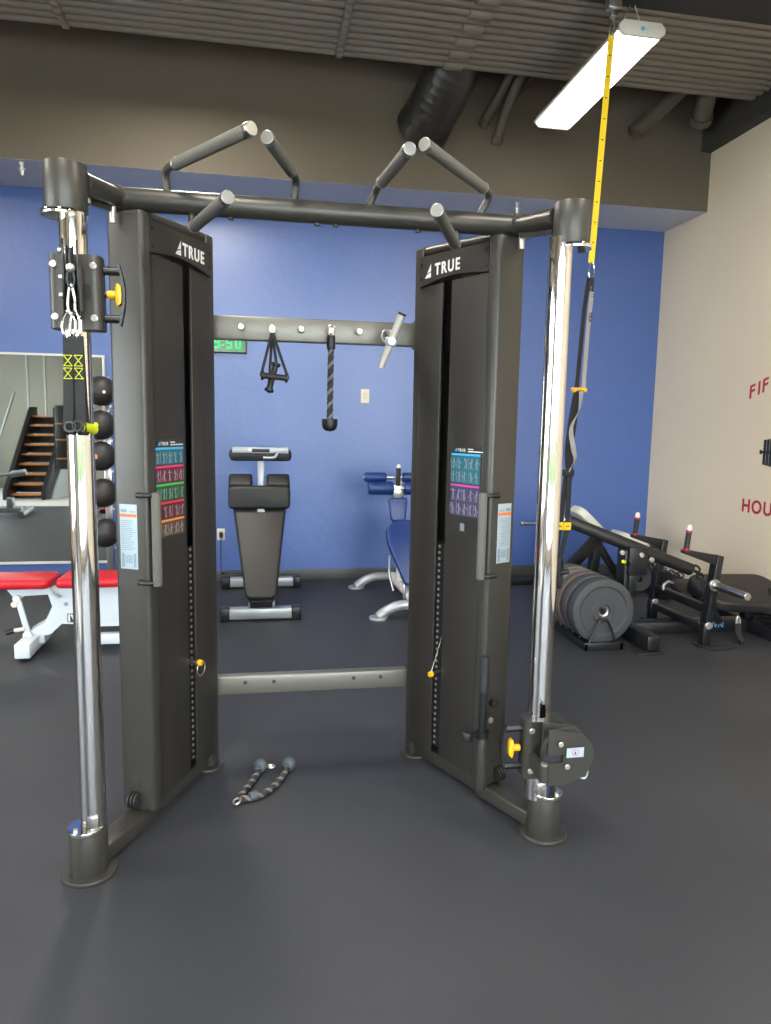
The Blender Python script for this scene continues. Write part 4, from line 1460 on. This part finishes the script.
# ------------------------------------------------------------------ blue bench
BX = 1.19
t = thing('blue_bench', (BX, 5.8, 0), 'blue padded ab bench with leg rollers behind the right tower', 'exercise bench')
for y, n_, xw in ((6.32, 'rear_foot', .33), (5.27, 'front_foot', .295)):
    f = MB().tube([(BX - xw, y, .02), (BX - xw + .05, y, .06), (BX - xw + .15, y, .108), (BX + xw - .15, y, .108), (BX + xw - .05, y, .06), (BX + xw, y, .02)], .04, 16, bend=.07).build(n_, 'silver', t)
    for sx in (-1, 1):
        MB().cyl((BX + sx * xw, y, 0), (BX + sx * xw, y, .022), .075, seg=20, bev=.006).build('foot_glide', 'silver', f)
mb = MB().tube([(BX, 5.27, .11), (BX, 5.6, .13), (BX, 6.32, .11)], .04, 14)
mb.tube([(BX, 5.95, .13), (BX - .01, 5.92, .9), (BX - .03, 5.95, 1.02)], .03, 14, bend=.1)
mb.build('frame', 'lamph', t)
ey = V((0, .47, .75)).normalized()
ol = rounded_poly([(-.02, 0), (.06, 0), (.18, .36), (.185, .5), (.1, .57), (-.1, .57), (-.185, .5), (-.18, .36), (-.06, 0)], .06, 5)
MB().prism(ol, V((BX + .012, 5.5, .2)), (1, 0, 0), ey, .065, bev=.018, seg=4).build('seat_pad', 'bluepad', t)
MB().prism(rounded_poly([(-.06, 0), (.06, 0), (.085, .2), (-.085, .2)], .03, 5), V((BX - .045, 5.86, .68)), (1, 0, 0), V((0, .2, .95)).normalized(), .05, bev=.014, seg=3).build('head_pad', 'bluepad', t)
mb = MB().cyl((BX - .34, 5.92, 1.055), (BX + .3, 5.92, 1.055), .014, seg=14).cyl((BX - .3, 5.88, .965), (BX + .3, 5.88, .965), .014, seg=14).box2((BX - .09, 5.87, .86), (BX + .01, 5.95, 1.0), bev=.02)
mb.build('roller_axle', 'steel', t)
for x0, x1, y, z, r in ((-.325, -.14, 5.92, 1.055, .042), (.0, .22, 5.92, 1.055, .042), (-.3, -.085, 5.88, .965, .056), (.01, .23, 5.88, .965, .056)):
    MB().cyl((BX + x0, y, z), (BX + x1, y, z), r, seg=26, bev=.014).build('leg_roller', 'bluepad', t)
mb = MB().cyl((BX - .045, 5.88, .99), (BX - .045, 5.86, 1.14), .02, seg=16, mi=0).sphere((BX - .045, 5.86, 1.15), .02, mi=1, u=12, v=8)
mb.build('grip_post', ['rubber', 'lamph'], t)
mb = MB().tube([(BX - .03, 5.55, .36), (BX - .05, 5.5, .2), (BX - .05, 5.5, .1)], .012, 10, bend=.05).tube([(BX - .12, 5.8, .4), (BX - .13, 5.75, .25), (BX - .1, 5.7, .12)], .01, 10, bend=.05)
mb.build('adjust_lever', 'steel', t)

# ------------------------------------------------------------------ red and white bench
t = thing('red_bench', (-1.1, 4.8, 0), 'adjustable bench with red pads and white frame before the mirror', 'exercise bench')
f = MB().box2((-1.5, 4.54, .025), (-1.41, 5.05, .115), bev=.005).build('front_foot', 'whitem', t)
MB().cyl((-1.48, 4.6, .028), (-1.43, 4.6, .028), .026, seg=16).build('foot_wheel', 'rubber', f)
f = MB().box2((-.72, 4.5, .02), (-.63, 5.1, .11), bev=.005).build('rear_foot', 'whitem', t)
MB().box2((-1.12, 4.70, .05), (-.5, 4.76, .118), bev=.006).build('lower_bar', 'whitem', t)
ol = rounded_poly([(-1.83, -.15), (-1.315, -.17), (-1.32, .15), (-1.83, .15)], .06, 5)
MB().prism([(x, y + 4.82) for x, y in ol], V((0, 0, .43)), (1, 0, 0), (0, 1, 0), .06, bev=.025, seg=4).build('seat_pad', 'redpad', t)
ol = rounded_poly([(-1.285, -.17), (-.42, -.15), (-.42, .15), (-1.285, .15)], .05, 5)
MB().prism([(x, y + 4.82) for x, y in ol], V((0, 0, .432)), (1, 0, 0), (0, 1, 0), .06, bev=.025, seg=4).build('back_pad', 'redpad', t)
# side frame: white plate with triangular cut-out built from straight members
y0 = 4.74
mb = MB()
mb.prism([(-1.6, .43), (-.5, .43), (-.5, .175), (-1.2, .18), (-1.27, .185), (-1.345, .115), (-1.47, .1), (-1.49, .13), (-1.372, .2), (-1.325, .30), (-1.347, .38), (-1.49, .374), (-1.52, .345), (-1.55, .36)], (0, y0 + .04, 0), (1, 0, 0), (0, 0, 1), .04)
mb.prism([(-1.6, .43), (-.5, .43), (-.5, .175), (-1.2, .18), (-1.27, .185), (-1.345, .115), (-1.47, .1), (-1.49, .13), (-1.372, .2), (-1.325, .30), (-1.347, .38), (-1.49, .374), (-1.52, .345), (-1.55, .36)], (0, y0 + .16, 0), (1, 0, 0), (0, 0, 1), .04)
mb.box2((-1.15, y0, .16), (-.5, y0 + .16, .2)).box2((-1.45, y0, .06), (-1.38, y0 + .16, .115))
sf = mb.build('side_frame', 'whitem', t)
mb = MB().beam((-1.525, y0 - .01, .36), (-1.47, y0 - .01, .12), .035, .02, up=(0, 1, 0), bev=.004)
lg = mb.build('strut', 'whitem', t)
for x, z, r in ((-1.53, .36, .024), (-1.545, .325, .02), (-1.475, .12, .028)):
    MB().cyl((x, y0 - .025, z), (x, y0 - .005, z), r, seg=16, bev=.003).build('strut_bolt', 'lamph', lg)
MB().cyl((-1.49, y0 - .02, .165), (-1.55, y0 - .02, .155), .013, seg=12).build('pin_tube', 'lamph', lg)
MB().cyl((-1.55, y0 - .02, .155), (-1.6, y0 - .02, .14), .017, seg=12, bev=.003).build('pop_pin', 'black', lg)
mb = MB().cyl((-1.24, y0 - .001, .315), (-1.24, y0 - .008, .315), .013, seg=16).tube([(-1.33, y0 - .004, .43), (-1.31, y0 - .02, .385), (-1.265, y0 - .02, .365)], .007, 8, bend=.03)
mb.build('adjust_lever', 'silver', sf)
mb = MB().box2((-1.225, y0 - .043, .205), (-1.165, y0 - .041, .262), mi=0)
for p in (((-1.22, .21), (-1.208, .21), (-1.208, .257), (-1.22, .257)), ((-1.208, .257), (-1.184, .21), (-1.17, .21), (-1.194, .257)), ((-1.184, .21), (-1.17, .21), (-1.17, .257), (-1.184, .257))):
    mb.add([V((q[0], y0 - .0436, q[1])) for q in p], [[0, 1, 2, 3]], 1)
mb.build('logo_patch', ['inkbk', 'white'], sf, label='black and white emblem')
mb = MB().tube([(-.75, y0 - .01, .36), (-.66, y0 - .01, .33), (-.58, y0 - .01, .31)], .015, 10).cyl((-.72, y0 - .02, .35), (-.72, y0 - .02, .3), .012, seg=10)
mb.build('ladder_brace', 'silver', t)

# ------------------------------------------------------------------ medicine ball rack
t = thing('ball_rack', (-1.25, 6.2, 0), 'vertical chrome rack holding black medicine balls by the mirror', 'ball rack')
bz = [1.724, 1.456, 1.209, .91, .585]
bxs = [-1.249, -1.257, -1.264, -1.257, -1.252]
mb = MB().box2((-1.285, 6.2, .03), (-1.225, 6.25, 1.85), bev=.006)
post = mb.build('post', 'steel', t)
mb = MB().box2((-1.5, 6.19, 0), (-1.0, 6.26, .05), bev=.01).box2((-1.29, 5.85, 0), (-1.22, 6.26, .05), bev=.01)
mb.build('base', 'blackm', t)
mb = MB().beam((-1.2, 6.24, .95), (-1.09, 6.3, .5), .02, .03, bev=.003)
mb.build('brace', 'blackm', post)
for x, z in zip(bxs, bz):
    mb = MB().tube([(-1.2, 6.21, z - .118), (-1.17, 6.12, z - .123), (-1.17, 5.95, z - .121)], .009, 8, bend=.02).tube([(-1.31, 6.21, z - .118), (-1.335, 6.12, z - .123), (-1.335, 5.95, z - .121)], .009, 8, bend=.02)
    mb.build('ball_arm', 'steel', t)
blab = ['black medicine ball with white dot, top of the chrome rack', 'black medicine ball with lime dot, second from rack top', 'black medicine ball with orange mark, middle of the rack',
        'plain black medicine ball, fourth from rack top', 'plain black medicine ball, bottom of the chrome rack']
for k, (x, z) in enumerate(zip(bxs, bz)):
    mb = MB().sphere((x, 6.0, z), .118, u=32, v=20)
    o = mb.build('medicine_ball', 'ball', label=blab[k], cat='medicine ball', group='medicine balls on the rack')
    if k < 3:
        p = V((x + (.045, -.018, -.02)[k], 6.0, z + (-.01, -.002, .0)[k]))
        dx = p.x - x
        dz = p.z - z
        yy = math.sqrt(.118 ** 2 - dx * dx - dz * dz)
        q = V((dx, -yy, dz)).normalized()
        MB().cyl(V((x, 6, z)) + q * .114, V((x, 6, z)) + q * .1195, (.012, .024, .02)[k], seg=16).build('printed_dot', ('white', 'lime', 'amber')[k], o, label=('white dot', 'lime dot', 'orange mark')[k])

# ------------------------------------------------------------------ seen only in the mirror
t = thing('stair_climber', (-4.3, -1.2, 0), 'dark stair climber with wooden treads, reflected in the mirror', 'stair machine')
x0, x1 = -4.66, -3.92


def lean(mb):
    for v in mb.v:
        v.x += (-.5 - v.y) * .17
    return mb


for k in range(9):
    z = .10 + k * .182
    y = -.62 - k * .115
    st = lean(MB().box2((x0 + .07, y - .2, z - .03), (x1 - .07, y, z), bev=.004)).build('tread', 'wood', t)
    lean(MB().box2((x0 + .07, y - .14, max(.01, z - .17)), (x1 - .07, y - .12, z - .03))).build('riser', 'inner', st)
for x in (x0, x1 - .08):
    mb = MB().prism([(-.5, .0), (-.5, .16), (-1.6, 1.72), (-1.75, 1.72), (-1.75, 1.5), (-.75, 0)], (x, 0, 0), (0, 1, 0), (0, 0, 1), .08)
    lean(mb).build('stringer', 'blackm', t)
lean(MB().prism([(-.7, .0), (-1.75, 1.5), (-1.9, 1.5), (-1.9, 0)], (x1, 0, 0), (0, 1, 0), (0, 0, 1), .03)).build('side_shroud', 'whitem', t)
mb = MB().box2((x1 + .12, -.85, .55), (x1 + .42, -.78, 1.75), bev=.03).box2((x1 + .1, -.84, .5), (x1 + .12, -.79, 1.7))
for z in (.75, 1.1, 1.4):
    mb.box2((x1 + .13, -.776, z), (x1 + .4, -.774, z + .015), mi=1)
mb.build('console_mast', ['blackm', 'wood'], t)
mb = MB().tube([(x0 - .03, -.5, .5), (x0 - .03, -.55, 1.1), (x0 - .03, -1.5, 2.0)], .02, 12, bend=.2)
mb.build('hand_rail', 'silver', t)
t = thing('bench_base', (-3.8, 1.7, 0), 'grey tubular bench base on the floor, reflected in the mirror', 'exercise bench')
mb = MB().tube([(-3.65, 1.3, .06), (-3.55, 2.1, .06)], .05, 14).box2((-4.6, 1.6, .04), (-3.66, 1.7, .12), bev=.01).box2((-3.88, 1.6, .1), (-3.78, 1.7, .27), bev=.01)
mb.build('frame', 'silver', t)
MB().box2((-5.6, 1.5, .3), (-4.5, 1.8, .38), bev=.03).build('pad', 'blackpad', t)
mb = MB().cyl((-3.85, 1.52, .62), (-3.63, 1.5, .66), .05, seg=16, bev=.01)
mb.build('roller', 'silver', t)
MB().box2((-4.6, 1.5, .1), (-4.5, 1.6, .6)).tube([(-4.55, 1.55, .55), (-3.8, 1.52, .63)], .025, 10).build('roller_frame', 'silver', t)

# ------------------------------------------------------------------ light
W = bpy.data.worlds.new('sky')
SC.world = W
W.use_nodes = True
bg = W.node_tree.nodes['Background']
bg.inputs[0].default_value = (.86, .94, 1.0, 1)
bg.inputs[1].default_value = 15.0


def area(name, loc, rot, sx, sy, power, col=(1, 1, 1), portal=False):
    l = bpy.data.lights.new(name, 'AREA')
    l.shape = 'RECTANGLE'
    l.size, l.size_y = sx, sy
    l.energy = power
    l.color = col
    if portal:
        l.cycles.is_portal = True
    o = bpy.data.objects.new(name, l)
    o.location = loc
    o.rotation_euler = rot
    COL.objects.link(o)
    return o


for a, b in wins + [(-6.15, -5.7)]:
    area('window_portal', ((a + b) / 2, FY - .16, (z0w + z1w) / 2), (-PI / 2, 0, 0), b - a, z1w - z0w, 1, portal=True)
for a, b in lw:
    area('window_portal', (LX - .16, (a + b) / 2, 1.8), (0, -PI / 2, 0), 3.0, b - a, 1, portal=True)
for x, y in ((-.6, 1.2), (2.3, 1.2), (-.6, 4.6), (-3.6, 2.6)):  # unseen area lights added overhead for ambient fill, no fixtures modelled
    area('ambient_fill', (x, y, 3.95), (0, 0, 0), .3, 1.3, 90, (1, .93, .82))

SC.view_settings.view_transform = 'Standard'
SC.view_settings.look = 'None'
SC.view_settings.gamma = 1
SC.view_settings.exposure = 0
SC.view_settings.use_curve_mapping = False
SC.cycles.use_denoising = True
SC.cycles.max_bounces = 8
SC.cycles.diffuse_bounces = 5
SC.cycles.caustics_reflective = False
SC.cycles.sample_clamp_indirect = 6
for o in bpy.data.objects:
    if '_o' in o:
        del o['_o']
